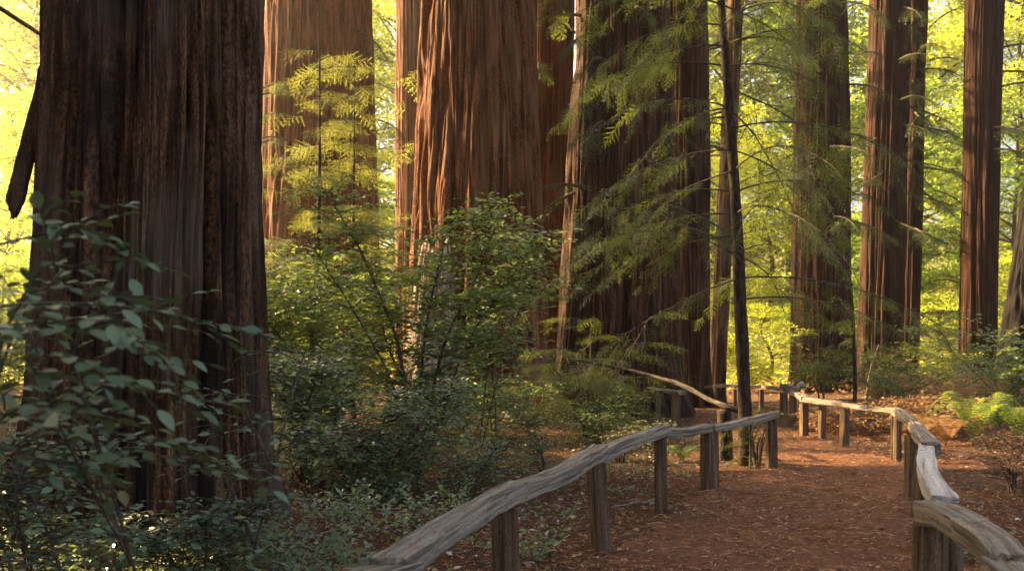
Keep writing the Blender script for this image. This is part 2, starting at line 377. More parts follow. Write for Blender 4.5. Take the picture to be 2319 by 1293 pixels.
# clumps of coarse foliage for the high crowns that only shade the scene
CL_V = np.array([(-.5, 0, 0), (0, -.3, .06), (.5, 0, 0), (0, .3, .06)])
CL_F = np.array([(0, 1, 2), (0, 2, 3)])
GAPS = []     # (point, radius): openings cut into the crowns so the low sun reaches that point
def in_gap(P):
    k = np.zeros(len(P), bool)
    for g, r in GAPS:
        r = r*1.5
        q = P-np.asarray(g)[None]; t = q @ SUNV
        k |= (np.linalg.norm(q-t[:, None]*SUNV, axis=1) < r) & (t > 0)
    return k
def high_crown(mb, x, y, zb, zt, R, n, size, seed, m=0, wood=True):
    g = np.random.default_rng(seed)
    nb = 26
    for i in range(nb):
        h = zb+(zt-zb)*(i+0.5)/nb; L = R*(1-0.75*(h-zb)/(zt-zb))*g.uniform(0.7, 1.1); a = g.uniform(0, 6.28)
        e = np.array([x+L*math.cos(a), y+L*math.sin(a), h-0.25*L]); p = np.array([x, y, h])
        if wood: tube(mb, bez([p, (p+e)/2+[0, 0, .15*L], e], 5), [.07, .06, .05, .035, .02], 4, 1)
        k = n//nb
        t = np.sqrt(g.uniform(0.03, 1, k))
        Q = p+(e-p)*t[:, None]+g.normal(size=(k, 3))*np.array([.5, .5, .28])*(0.25+0.35*t[:, None]*L/2)
        Q = Q[~in_gap(Q)]
        Q = Q[~((Q[:, 0] > -.66*Q[:, 1]-.6) & (Q[:, 0] < .66*Q[:, 1]+.6) & (Q[:, 2] < HC+.47*Q[:, 1]) & (Q[:, 1] > 0))]      # no limb hangs into the view
        if not len(Q): continue
        dr = nrm(g.normal(size=(len(Q), 3))*[1, 1, .35]+(e-p)/max(L, .1)); nn = nrm(g.normal(size=(len(Q), 3))*.6+[0, 0, 1])
        X, Y, Z = axes_from(dr, nn)
        stamp(mb, CL_V, CL_F, Q, X, Y, Z, size*g.uniform(.6, 1.3, len(Q)), m)

# sunlit places of the photograph: D's left flank, the bright sapling, the stripe on F, fern, path flecks, sprays of the young tree
GAPS += [(at(985, 760, 19.6), 1.2), (at(985, 620, 19.6), 1.0), (at(955, 480, 21.2), 0.8), (at(1000, 560, 20.8), 0.7), (at(720, 190, 17.5), 1.2), (at(690, 330, 17.5), 0.9),
         (at(1322, 150, 22.6), 0.8), (at(1315, 420, 22.6), 0.8), (at(1535, 690, 26), 0.6), (gp(2210, 985), 0.8), (gp(1960, 1050), 0.35),
         (gp(1850, 1005), 0.35), (at(1960, 925, 13.3), 0.30), (at(1400, 250, 11), 0.6), (at(1480, 330, 11.5), 0.5), (at(1400, 880, 15.2), 0.25),
         (gp(1850, 930), 1.2), (gp(2050, 905), 1.5), (at(1150, 520, 10.4), 0.7), (gp(880, 935), 0.8), (at(800, 620, 15), 1.2), (at(680, 640, 13.5), 0.9), (gp(2070, 985, .4), 1.3), (gp(2160, 1000, .3), 1.0), (at(1330, 780, 15), .7)]

def px_tree(name, label, mat, d, top, bot, seed, nth, nz, H=38, crown=(None, 3.6, 3000), group='tall redwood trunks', flare=0.3, creases=(), lobes=0.1, furrow=0.06, k=5.5, cat='tree', z0=None, fibre=0.012, front=True):
    """top and bot: (left px, right px, row) of the trunk's outline in the photograph, at distance d"""
    (l1, r1, y1), (l0, r0, y0) = top, bot
    zA = HC+(YH-y0)/FPX*d; zB = HC+(YH-y1)/FPX*d
    xa = ((l0+r0)/2-CX)/FPX*d; xb = ((l1+r1)/2-CX)/FPX*d; ra = (r0-l0)/2/FPX*d; rb = (r1-l1)/2/FPX*d
    kc = 1/math.sqrt(1+(xa/d)**2); ra *= kc; rb *= kc      # a round trunk off the axis looks wider
    lx = (xb-xa)/(zB-zA); x0 = xa-lx*zA
    zg = gz(x0, d) if z0 is None else z0
    root = thing(name, label, cat, (x0, d, zg), group)
    mb = MB(); ztf = zB+1.2
    prof = lambda z: np.where(z < zB, ra+(rb-ra)*(z-zA)/(zB-zA), rb)
    nth, nz = int(nth*.74), int(nz*.62)
    trunk_mesh(mb, x0, d, zg, prof, (lx, 0), ztf, H, seed, nth, nz, lobes, furrow, k, flare, creases, front, 0, fibre)
    mb.build('trunk', M[mat], root)
    TREES.append((x0, d, lx, prof, zg))
    zb, R, n = crown
    if zb is None: zb = ztf+2
    if n:
        mb = MB(); high_crown(mb, x0+lx*zb, d, zb, H+1, R, int(n*.8), 0.65, seed+50)
        mb.build('crown', [M['canopy'], M['bark_thin']], root, kind='stuff')
    return root

dA = 7.6; cA = math.atan2(-dA, 3.05)
def fA(px): return cA+math.asin(max(-.99, min(.99, (px-345)/262)))
treeA = px_tree('redwood_tree', 'massive dark furrowed redwood in the left foreground behind blurred leaves', 'bark_dark', dA, (126, 608, 0), (100, 608, 640), 2, 760, 330, H=34,
    crown=(10, 4.5, 5200), flare=0.22, lobes=0.07, furrow=0.05, k=6.5, fibre=0.018,
    creases=[(fA(232), 0.085, 0.20, 9, 2.2, 0.006), (fA(265), 0.03, 0.10, 9, 1.0, -0.01), (fA(452), 0.035, 0.13, 3.4, 0.0, 0.01), (fA(500), 0.06, 0.10, 9, -.3, 0.0), (fA(535), 0.02, 0.08, 3.0, 0, 0.0), (fA(150), 0.02, 0.05, 9, 0, 0), (fA(395), 0.02, 0.07, 4.2, 1.2, 0.02), (fA(320), 0.018, 0.06, 3.1, 0.5, -.02), (fA(575), 0.03, 0.09, 9, 2.6, 0)])
# hanging strip of torn bark on its left edge
mb = MB(); n, w = 40, 9
s = np.linspace(0, 1, n)
L = bez([at(116, 60, 7.5), at(94, 200, 7.4), at(62, 330, 7.35), at(36, 440, 7.3), at(32, 492, 7.3)], n)
wd = np.interp(s, [0, .2, .5, .8, .93, 1], [.02, .055, .075, .07, .03, .006]); q = np.linspace(-1, 1, w)
jag = 0.014*pn(s[:, None]*14, q[None]*2, 3.3)+0.02*ss(.75, 1, s)[:, None]*pn(s[:, None]*30, q[None]*5, 1.3)
top_ = L[:, None]+np.stack([q[None]*wd[:, None]+jag, -0.03*(1-q[None]**2)+0*jag+0.022*pn(q[None]*6, s[:, None]*3, 1.1), jag*1.5], -1)
bot_ = top_+np.array([0, 0.035, 0])
i = np.arange(n-1)[:, None]; j = np.arange(w-1)[None]; f = np.stack([i*w+j, i*w+j+1, (i+1)*w+j+1, (i+1)*w+j], -1).reshape(-1, 4)
e1 = np.arange(n-1); sd = np.concatenate([np.stack([e1*w, (e1+1)*w, (e1+1)*w+n*w, e1*w+n*w], -1), np.stack([e1*w+w-1, e1*w+w-1+n*w, (e1+1)*w+w-1+n*w, (e1+1)*w+w-1], -1)])
mb.add(np.concatenate([top_.reshape(-1, 3), bot_.reshape(-1, 3)]), [f, f[:, ::-1]+n*w, sd], np.concatenate([top_.reshape(-1, 3)]*2))
mb.build('bark_strip', M['bark_dark'], treeA)

treeB = px_tree('redwood_tree', 'broad reddish redwood glowing behind the bright sapling, right of the foreground trunk', 'bark_red', 34, (602, 836, 0), (585, 862, 600), 5, 420, 170, H=42, flare=.4, k=3.4, furrow=.15, crown=(19, 5, 2600))
treeC = px_tree('redwood_tree', 'slim reddish redwood partly hidden by the big central trunk', 'bark_red', 42, (897, 985, 0), (893, 990, 600), 7, 240, 120, H=44, k=4.0, furrow=.08, crown=(23, 4.5, 2000))
treeD = px_tree('redwood_tree', 'huge deeply furrowed redwood in the centre with sunlit left flank', 'bark_red', 22, (953, 1207, 0), (921, 1236, 660), 9, 620, 260, H=40, flare=.45, k=3.9, furrow=.135, lobes=.10, crown=(13, 5, 4200))
treeE = px_tree('redwood_tree', 'shaded redwood standing behind the right side of the central trunk', 'bark_red', 26.5, (1165, 1300, 0), (1160, 1290, 650), 13, 300, 150, H=40, k=4.6, furrow=.07, crown=(16, 4, 2400))
dF = 23.6; cF = math.atan2(-dF, -2.9)
treeF = px_tree('redwood_tree', 'wide dark redwood with scorched base behind the young tree branches', 'bark_brown', dF, (1303, 1512, 0), (1266, 1540, 720), 18, 560, 240, H=40, flare=.40, k=4.6, furrow=.085, lobes=.13, crown=(14, 4.5, 3600),
    creases=[(cF+math.asin(.08), .06, .35, 6, -.3, 0), (cF+math.asin(.7), .05, .22, 12, -.3, 0)])
mb = MB()   # scorched hollow root at its right foot
trunk_mesh(mb, 3.75, 22.4, gz(3.75, 22.4), lin(0, .58, 1.3, .22), (-.25, .1), 1.0, 1.35, 31, 90, 40, .2, .05, 6, .15)
mb.build('burnt_root', M['bark_char'], treeF)
treeG = px_tree('redwood_tree', 'pale ridged redwood between the dark wide trunk and the young tree', 'bark_brown', 27.5, (1500, 1600, 0), (1512, 1608, 720), 19, 320, 170, H=40, flare=.3, k=5, furrow=.09, lobes=.16, crown=(17, 4, 2400))
treeH = px_tree('redwood_tree', 'narrow dark redwood just left of the young leaning tree', 'bark_dark', 30, (1650, 1684, 0), (1610, 1648, 760), 23, 120, 130, H=34, flare=.16, k=8, furrow=.03, crown=(17, 3, 1500))
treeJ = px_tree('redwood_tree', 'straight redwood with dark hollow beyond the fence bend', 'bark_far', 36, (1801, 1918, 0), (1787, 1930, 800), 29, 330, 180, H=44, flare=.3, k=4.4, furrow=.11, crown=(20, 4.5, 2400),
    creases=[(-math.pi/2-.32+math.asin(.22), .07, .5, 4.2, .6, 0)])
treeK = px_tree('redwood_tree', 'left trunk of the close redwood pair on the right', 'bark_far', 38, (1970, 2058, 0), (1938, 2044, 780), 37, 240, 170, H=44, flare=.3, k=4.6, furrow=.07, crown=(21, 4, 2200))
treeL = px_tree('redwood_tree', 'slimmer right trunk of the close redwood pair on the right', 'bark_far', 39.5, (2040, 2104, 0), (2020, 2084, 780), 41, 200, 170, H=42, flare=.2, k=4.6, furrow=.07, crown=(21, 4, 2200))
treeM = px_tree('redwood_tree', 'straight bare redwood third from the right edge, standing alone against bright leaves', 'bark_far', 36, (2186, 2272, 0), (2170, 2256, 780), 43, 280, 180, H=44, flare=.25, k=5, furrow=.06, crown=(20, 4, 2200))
treeN = px_tree('redwood_snag', 'dark broken redwood leaning into the right edge', 'bark_char', 29, (2330, 2430, 330), (2272, 2450, 700), 47, 240, 160, H=9.5, flare=.3, k=5, furrow=.08, lobes=.2, crown=(None, 3, 0))

# ------------------------------------------------------------------ foliage templates
def spray_template(nb, nn, seed, fine=True):
    """one flat redwood spray of unit length along +X: side shoots carrying two ranks of needles"""
    g = np.random.default_rng(seed); V = []; F = []; k = 0
    def tri(a, b, c):
        nonlocal k
        V.extend([a, b, c]); F.append((k, k+1, k+2)); k += 3
    def shoot(p, d, L, n, nl):
        d = d/np.linalg.norm(d); sd = np.array([-d[1], d[0], 0]); e = p+d*L
        tri(p-sd*.004, p+sd*.004, e)
        for i in range(n):
            t = (i+.6)/n; b = p+d*L*t; ln = nl*(1-.55*abs(t-.45)**1.5*2)*g.uniform(.8, 1.15)
            for sg in (-1, 1):
                nd = d*.62+sd*sg*.8+np.array([0, 0, g.uniform(-.22, .1)]); tip = b+nd*ln
                w = d*(.018 if fine else .030)
                tri(b-w, b+w, tip)
    for i in range(nb):
        t = .05+.9*(i/nb); sg = 1 if i % 2 else -1; a = math.radians(g.uniform(42, 58))*sg
        L = (.46*(1-t)**.8+.09)*g.uniform(.75, 1.1)
        p = np.array([t, 0.02*math.sin(t*5), -.10*t*t])
        shoot(p, np.array([math.cos(a), math.sin(a), g.uniform(-.28, .02)]), L, max(3, int(nn*L/.4)), .055 if fine else .075)
    shoot(np.array([.8, 0, -.07]), np.array([1, 0, -.25]), .2, nn//2, .05)
    tri(np.array([0, -.008, 0]), np.array([0, .008, 0]), np.array([1, 0, -.12]))
    return np.array(V), np.array(F)
SPRAY = [spray_template(8, 6, s) for s in (1, 2, 3)]
SPRAY_C = [spray_template(6, 4, s, False) for s in (4, 5)]

def put_sprays(mb, P, D, N, size, g, tmpl, m=0):
    k = g.integers(0, len(tmpl), len(P)); X, Y, Z = axes_from(D, N, g.normal(size=len(P))*.3)
    for i, (tv, tf) in enumerate(tmpl):
        q = k == i; stamp(mb, tv, tf, P[q], X[q], Y[q], Z[q], size[q], m)

def conifer_branch(fol, start, az, L, e0, e1, g, size=.42, dens=1.0, tmpl=None, bare=.15, sub=0):
    """a limb that leaves at elevation e0 and droops to e1; returns its axis, adds its sprays to fol"""
    n = 12; t = np.linspace(0, 1, n); el = np.radians(e0+(e1-e0)*t); a = az+np.cumsum(g.normal(size=n)*.06)
    st = np.stack([np.cos(a)*np.cos(el), np.sin(a)*np.cos(el), np.sin(el)], -1)*L/(n-1)
    P = start+np.concatenate([[np.zeros(3)], np.cumsum(st, 0)[:-1]])
    T = nrm(np.gradient(P, axis=0)); S = nrm(np.cross(T, [0, 0, 1.0]))
    k = max(4, int(L*dens*9))
    u = g.uniform(bare, 1, k)*(n-1); i = np.clip(u.astype(int), 0, n-2); f = (u-i)[:, None]
    Q = P[i]*(1-f)+P[i+1]*f; sg = np.where(np.arange(k) % 2, 1, -1)[:, None]
    D = nrm(T[i]*g.uniform(.4, 1.0, k)[:, None]+S[i]*sg*g.uniform(.5, 1.0, k)[:, None]+np.array([0, 0, -1])*g.uniform(.05, .5, k)[:, None])
    Q = np.concatenate([Q, P[-1:]]); D = np.concatenate([D, T[-1:]])
    N = nrm(g.normal(size=(len(Q), 3))*.25+[0, 0, 1])
    if sub:
        for q in range(sub):
            ii = int(g.integers(2, n-2)); sg_ = 1 if q % 2 else -1
            az2 = math.atan2(T[ii][1], T[ii][0])+sg_*g.uniform(.5, 1.05)
            P2 = conifer_branch(fol, P[ii], az2, L*g.uniform(.18, .42)*(1.15-ii/n*.6), math.degrees(math.asin(np.clip(T[ii][2], -1, 1)))+g.uniform(-18, 8), e1-g.uniform(0, 25), g, size, dens*1.25, tmpl, .08)
            tube(fol, P2[::2], np.linspace(.006, .002, len(P2[::2])), 3, 1, cap=False)
    put_sprays(fol, Q, D, N, size*g.uniform(.55, 1.15, len(Q))*np.concatenate([.75+.5*(1-np.abs(2*u/(n-1)-1)), [1]]), g, tmpl or SPRAY)
    return P

def young_conifer(name, label, base, topx, H, r, seed, nb, L, zlo, mat='needle', size=.42, dens=1.0, e=(8, -38), tmpl=None, group=None, cat='tree', azf=None, bark='bark_thin', sub=0):
    g = np.random.default_rng(seed); root = thing(name, label, cat, base, group)
    base = np.asarray(base, float); tipo = np.asarray(topx, float)
    ax = bez([base-[0, 0, .1], base+(tipo-base)*.33+g.normal(size=3)*[.03, .03, 0], base+(tipo-base)*.66+g.normal(size=3)*[.04, .04, 0], tipo], 40)
    mb = MB(); R = r*(1-.85*np.linspace(0, 1, 40)); R[0] *= 1.5; R[1] *= 1.2; tube(mb, ax, R, 14, rough=.18, seed=seed); mb.build('trunk', M[bark], root)
    fol = MB()
    for i in range(nb):
        h = zlo+(H-zlo)*(i+g.uniform(0, .8))/nb; t = (h)/H; p = ax[min(39, int(t*39))]
        az = g.uniform(0, 6.283) if azf is None else azf(i, g)
        ln = L*(1-.78*max(0, (h-zlo)/(H-zlo))**1.3)*g.uniform(.65, 1.1)
        P = conifer_branch(fol, p, az, ln, g.uniform(-22, 20)+e[0]*.5, e[1]*g.uniform(.5, 1.3), g, size, dens, tmpl, .2, sub)
        b = MB(); tube(b, P, np.linspace(.06*r+.007, .003, len(P)), 5, seed=i); b.build('branch', M['twig'], root)
    fol.build('foliage', [M[mat], M['twig']], root, smooth=False, kind='stuff')
    return root

def leaf_template(nl=5, w=.5, fold=.10, curl=.12):
    s = np.linspace(0, 1, nl+1); hw = w*.5*np.sin(np.pi*s**.85)**.8; hw[0] = .015; hw[-1] = .01
    V = []; 
    for a, h in zip(s, hw):
        zc = -curl*a*a; V += [(a, -h, zc+fold*h/.25*.5), (a, 0, zc), (a, h, zc+fold*h/.25*.5)]
    F = []
    for i in range(nl):
        b = 3*i; F += [(b, b+3, b+4, b+1), (b+1, b+4, b+5, b+2)]
    return np.array(V), np.array(F)
LEAF_HI = leaf_template(7, .56); LEAF_MID = leaf_template(3, .52); 
LEAF_LO = (np.array([(0, 0, 0), (.5, -.27, .05), (1, 0, -.08), (.5, .27, .05)]), np.array([(0, 1, 2), (0, 2, 3)]))

def twig_leaves(P, g, step, size, flat=.35, start=.08):
    """leaves set alternately along a twig; returns pos, X, Y, Z, scale"""
    P = np.asarray(P); seg = np.linalg.norm(np.diff(P, axis=0), axis=1); Lt = seg.sum(); n = max(3, int(Lt/step))
    u = np.linspace(start, 1, n)*(len(P)-1); i = np.clip(u.astype(int), 0, len(P)-2); f = (u-i)[:, None]
    Q = P[i]*(1-f)+P[i+1]*f; T = nrm(P[i+1]-P[i]); S = nrm(np.cross(T, [0, 0, 1.0])+1e-4)
    sg = np.where(np.arange(n) % 2, 1, -1)[:, None]
    D = nrm(T*g.uniform(.35, .9, n)[:, None]+S*sg*g.uniform(.7, 1.1, n)[:, None]+g.normal(size=(n, 3))*.22); D[-1] = T[-1]
    N = nrm(g.normal(size=(n, 3))*flat+[0, -.15, 1]); X, Y, Z = axes_from(D, N)
    return Q, X, Y, Z, size*g.uniform(.65, 1.2, n)

def leaf_object(mesh, parent, Q, X, Y, Z, s):
    o = bpy.data.objects.new('leaf', mesh); COL.objects.link(o); o.parent = parent
    r = parent
    while r.parent: r = r.parent
    q = np.asarray(Q)-np.array(r.location)
    m = np.eye(4); m[:3, 0] = X*s; m[:3, 1] = Y*s; m[:3, 2] = Z*s; m[:3, 3] = q
    o.matrix_basis = Matrix(m.tolist()); return o

def shrub(name, label, base, H, R, seed, nst, ntw, leaf, step, mat, tmpl=LEAF_LO, parts=0, lean=(0, 0), tl=.55, group='leafy undergrowth shrubs', stems=None, cat='shrub', stem_r=.012, zlo=.15, dn=2.0):
    g = np.random.default_rng(seed); root = thing(name, label, cat, base, group); base = np.asarray(base, float)
    ST = []
    for i in range(nst):
        if stems and i < len(stems): P = bez(stems[i], 26)
        else:
            a = g.uniform(0, 6.283); rr = R*g.uniform(.35, .9); h = H*g.uniform(.6, 1.0)
            e = base+[lean[0]+rr*math.cos(a), lean[1]+rr*math.sin(a), h]
            P = bez([base+[.06*math.cos(a), .06*math.sin(a), -.06], base+(e-base)*[.25, .25, .38]+g.normal(size=3)*.06*R, base+(e-base)*[.62, .62, .74]+g.normal(size=3)*.08*R, e], 26)
        ST.append(P); mb = MB(); tube(mb, P, np.linspace(stem_r, stem_r*.3, 26)*g.uniform(.7, 1.1), 7, rough=.2, seed=seed+i); mb.build('stem', M['twig'], root)
    tw = MB(); fol = MB(); n_obj = 0; me = None
    if parts:
        b = MB(); b.add(*(LEAF_HI if tmpl is LEAF_HI else LEAF_MID)); me = b.mesh('leaf', M[mat])
    for i in range(int(ntw*dn)):
        P = ST[int(g.integers(0, nst))]; j = int(np.clip(25*(zlo+(1-zlo)*g.uniform(0, 1)**.75), 1, 25)); p = P[j]
        a = g.uniform(0, 6.283); L = tl*g.uniform(.5, 1.15)
        e = p+np.array([math.cos(a)*L, math.sin(a)*L, g.uniform(-.12, .34)*L])
        Q = bez([p, (p+e)/2+[0, 0, .10*L]+g.normal(size=3)*.05*L, e], 7)
        tube(tw, Q, np.linspace(.005, .002, 7), 3, cap=False)
        if i % 2:
            p2 = Q[3]; a2 = a+g.choice([-1, 1])*g.uniform(.5, 1.1); e2 = p2+np.array([math.cos(a2)*L*.55, math.sin(a2)*L*.55, .06*L]); Q2 = bez([p2, (p2+e2)/2+[0, 0, .04*L], e2], 5); tube(tw, Q2, np.linspace(.004, .002, 5), 3, cap=False)
            sets = [Q, Q2]
        else: sets = [Q]
        for q in sets:
            pos, X, Y, Z, s = twig_leaves(q, g, step, leaf)
            if parts and n_obj+len(pos) <= parts and P[j][2] > base[2]+.2*H:
                for kk in range(len(pos)): leaf_object(me, root, pos[kk], X[kk], Y[kk], Z[kk], s[kk])
                n_obj += len(pos)
            else: stamp(fol, *LEAF_LO, pos, X, Y, Z, s)
    if tw.n: tw.build('twig', M['twig'], root, kind='stuff')
    if fol.n: fol.build('foliage', M[mat], root, smooth=False, kind='stuff')
    return root

# ------------------------------------------------------------------ fences
TOPS = []
def rail(parent, p0, p1, w, h, seed, mat='rail', bend=(0, 0), mid=None):
    g = np.random.default_rng(seed); n, m = 50, 36
    p0, p1 = np.asarray(p0, float), np.asarray(p1, float)
    c = (p0+p1)/2+np.array([0, 0, bend[0]])+nrm(np.cross(p1-p0, [0, 0, 1.0]))*bend[1] if mid is None else np.asarray(mid, float)
    P = bez([p0, c, p1], n); T, A, B = frames(P); Lr = np.linalg.norm(p1-p0); s = np.linspace(0, Lr, n)
    P = P+A*(.006*pn(s*1.3, seed*.7, .2))[:, None]+B*(.007*pn(s*1.4, seed*.9, 5.2)+.006*pn(s*5, seed, 1.5))[:, None]
    u_ = (np.arange(m)+.5)*4/m; sd_ = u_.astype(int) % 4; f_ = (u_ % 1)*2-1
    qx = np.choose(sd_, [np.ones(m), -f_, -np.ones(m), f_]); qy = np.choose(sd_, [f_, np.ones(m), -f_, -np.ones(m)])
    a = np.arctan2(qy, qx)
    tw = .10*pn(s*.5, seed*1.7, 8.8); w, h = w*.84, h*.80; ww = w/2*(1+.09*pn(s*1.5, seed*2.1, 3.3)); hh = h/2*(1+.12*pn(s*1.8, seed*1.1, 6.3))
    ca, sa = np.cos(a), np.sin(a); cx_, sy_ = qx, qy
    U = cx_[None]*ww[:, None]; W = sy_[None]*hh[:, None]
    gro = 1+.035*pn(ca[None]*1.6+seed, sa[None]*1.6, s[:, None]*.9)-.22*np.exp(-(pn(ca[None]*3.4+seed*3, sa[None]*3.4, s[:, None]*.5)/.045)**2)+.03*pn(ca[None]*9, sa[None]*9, s[:, None]*1.5)
    U, W = U*gro, W*gro
    U, W = U*np.cos(tw)[:, None]-W*np.sin(tw)[:, None], U*np.sin(tw)[:, None]+W*np.cos(tw)[:, None]
    V = P[:, None]+A[:, None]*U[..., None]+B[:, None]*W[..., None]
    jag = .018*pn(ca*3, sa*3, seed)+.01*g.normal(size=m)*.5
    V[0] -= T[0]*jag[:, None]; V[-1] += T[-1]*jag[:, None]
    G = np.stack([U+seed*2.3, W, np.repeat(s[:, None], m, 1)], -1)
    ce = np.stack([V[0].mean(0)-T[0]*.004, V[-1].mean(0)+T[-1]*.004])
    k = n*m; j = np.arange(m)
    mb = MB(); mb.add(np.concatenate([V.reshape(-1, 3), ce]), [ring_faces(n, m), np.stack([(j+1) % m, j, np.full(m, k)], -1), np.stack([(n-1)*m+j, (n-1)*m+(j+1) % m, np.full(m, k+1)], -1)],
        np.concatenate([G.reshape(-1, 3), [[seed*2.3, 0, 0], [seed*2.3, 0, Lr]]]))
    TOPS.append((P+B*(hh*.95)[:, None], A, ww))
    o = mb.build('fence_rail', M[mat], parent); o.data.set_sharp_from_angle(angle=math.radians(38)); return o

def post(parent, base, h, w, seed, lean=(0, 0), rot=None, mat='post', sq=4.5):
    g = np.random.default_rng(seed+500); n, m = 22, 24; z = np.linspace(-.15, h, n); base = np.asarray(base, float)
    a = np.linspace(0, 2*np.pi, m, endpoint=False); ca, sa = np.cos(a), np.sin(a); e = 2/sq
    if sq > 3:
        u_ = (np.arange(m)+.5)*4/m; sd_ = u_.astype(int) % 4; f_ = (u_ % 1)*2-1
        qx = np.choose(sd_, [np.ones(m), -f_, -np.ones(m), f_]); qy = np.choose(sd_, [f_, np.ones(m), -f_, -np.ones(m)])
        a = np.arctan2(qy, qx); ca, sa = np.cos(a), np.sin(a); U, W = qx*w/2, qy*w/2*g.uniform(.8, 1.1)
    else: U = ca*w/2; W = sa*w/2
    gro = 1+.10*pn(ca[None]*2+seed, sa[None]*2, z[:, None]*.7)-.12*np.exp(-(pn(ca[None]*3.2+seed*3, sa[None]*3.2, z[:, None]*.5)/.09)**2)
    tp = (1.03-.08*(z/h))[:, None]; r = g.uniform(-.6, .6) if rot is None else rot
    U, W = U*gro*tp, W*gro*tp; U, W = U*math.cos(r)-W*math.sin(r), U*math.sin(r)+W*math.cos(r)
    zz = np.repeat(z[:, None], m, 1).copy(); zz[-1] += .012*pn(ca*2, sa*2, seed)
    V = np.stack([base[0]+U+lean[0]*zz, base[1]+W+lean[1]*zz, base[2]+zz], -1)
    G = np.stack([U+seed*1.9, W, zz], -1); k = n*m; j = np.arange(m)
    mb = MB(); mb.add(np.concatenate([V.reshape(-1, 3), [V[-1].mean(0)]]), [ring_faces(n, m), np.stack([(n-1)*m+j, (n-1)*m+(j+1) % m, np.full(m, k)], -1)],
        np.concatenate([G.reshape(-1, 3), [[seed*1.9, 0, h]]]))
    o = mb.build('fence_post', M[mat], parent); o.data.set_sharp_from_angle(angle=math.radians(38)); return o

RT = .75
def rp(px, py, top=RT, h=.11):
    """a pixel on the rail's upper edge -> centre of the rail, at the height a rail has"""
    d = (HC-top)*FPX/(py-YH); return np.array([(px-CX)/FPX*d, d, top-h/2])
fl = thing('rustic_fence', 'weathered split-rail fence along the left of the path, running into the foreground', 'fence', (0.6, 6.4, 0))
lp = [np.array([-.02, 4.39, 0]), gp(1362, 1247), gp(1498, 1161), gp(1606, 1111), gp(1747, 1064)]
hts = [.63, .64, .69, .62, .66]
for i, (p, h) in enumerate(zip(lp, hts)): post(fl, p, h, [.125, .12, .115, .155, .125][i], i, [(-.03, 0), (-.06, 0), (-.015, 0), (0, 0), (0, 0)][i], [.1, .3, -.1, .5, .1][i])
post(fl, (-.40, 2.75, 0), .63, .12, 9)
def up(p, z): return np.array([p[0], p[1], z])
J = [up(np.array([-.78, 2.05]), .68), up(np.array([-.37, 2.80]), .695), up(lp[0]+[-.01, .02, 0], .70), up(lp[1]+[-.05, 0, 0], .695), up(lp[2]+[-.02, 0, 0], .745), up(lp[3], .66), up(lp[4]+[.02, 0, 0], .705)]
rail(fl, J[0], J[1]+[.03, .05, -.005], .155, .11, 11)
rail(fl, J[1]-[.02, .03, -.012], J[2]+[.05, .1, .018], .15, .105, 12, bend=(.0, -.02))
rail(fl, J[2]+[-.0, .03, -.015], J[3]+[.05, .12, .02], .15, .115, 13, bend=(-.02, .01))
rail(fl, J[3]+[.0, .06, -.03], J[4]+[.06, .12, .0], .14, .115, 14, bend=(.0, -.02))
rail(fl, J[4]+[.03, .05, -.03], J[5]+[.02, .05, .01], .12, .105, 15, bend=(-.015, 0))
rail(fl, J[5]+[.02, -.02, -.005], J[6]+[.05, .07, 0], .125, .10, 16, bend=(.0, .02))

fr = thing('rustic_fence', 'long split-rail fence curving along the right of the path past the bend', 'fence', (4.0, 8.8, 0))
qp = [np.array([1.86, 3.95, 0]), gp(2092, 1258), gp(2065, 1131), gp(2029, 1046), gp(1911, 1013), gp(1820, 990), gp(1796, 964), gp(1775, 945), gp(1724, 928), gp(1664, 926)]
for i, p in enumerate(qp): post(fr, p, [.63, .64, .64, .63, .62, .62, .66, .62, .60, .60][i], [.125, .10, .12, .13, .135, .13, .13, .16, .13, .12][i], 20+i, [(.02, 0), (.02, .03), (0, 0), (.01, 0), (.02, .0), (0, 0), (0, 0), (0, 0), (0, 0), (0, 0)][i], [.15, .1, .2, .6, .4, .2, .3, .2, .1, .1][i])
post(fr, qp[1]+[.07, .10, 0], .60, .10, 41, (.0, 0), .2)
post(fr, gp(2072, 1172), .60, .085, 42, (.09, .02), 0, sq=2.2)
post(fr, qp[0]+[.16, .12, 0], .60, .09, 43, (0, 0), .2)
post(fr, gp(1866, 996)+[.05, .25, 0], .72, .11, 44, (.03, 0), .2)
post(fr, (1.45, 2.5, 0), .62, .12, 45)
R_ = [np.array([1.36, 1.9, .70]), rp(2285, 1262), rp(2222, 1188), rp(2112, 1134), rp(2136, 1100), rp(2100, 1002), rp(2085, 968), rp(2028, 921), up(qp[4], .69), up(qp[5], .69), up(qp[6], .69), up(qp[7], .69), up(qp[8], .675), up(qp[9], .675), np.array([5.75, 27.2, .60])]
rail(fr, R_[0], R_[1]+[.0, .05, 0], .145, .11, 21)
rail(fr, R_[1]+[.01, .0, .02], R_[2]+[.0, .10, .02], .14, .11, 22, bend=(0, .02))
rail(fr, R_[2]+[.01, -.03, -.01], R_[3]+[.0, .05, .0], .15, .11, 23, bend=(.03, 0))
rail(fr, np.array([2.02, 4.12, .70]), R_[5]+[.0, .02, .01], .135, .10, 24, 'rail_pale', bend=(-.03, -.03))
rail(fr, R_[5]+[-.02, -.12, .02], R_[6]+[.03, .1, 0], .16, .12, 25)
rail(fr, R_[6], R_[7]+[.02, .08, 0], .14, .12, 26, bend=(-.01, .05))
rail(fr, R_[7]+[-.02, -.02, .0], R_[8]+[0, -.02, .0], .12, .085, 27, bend=(-.01, 0))
rail(fr, R_[8]+[0, -.05, .012], R_[9]+[0, .06, 0], .13, .11, 28, bend=(0, 0))
rail(fr, R_[9]+[-.02, -.1, .02], R_[10]+[.02, .2, .02], .14, .10, 29, bend=(.02, 0))
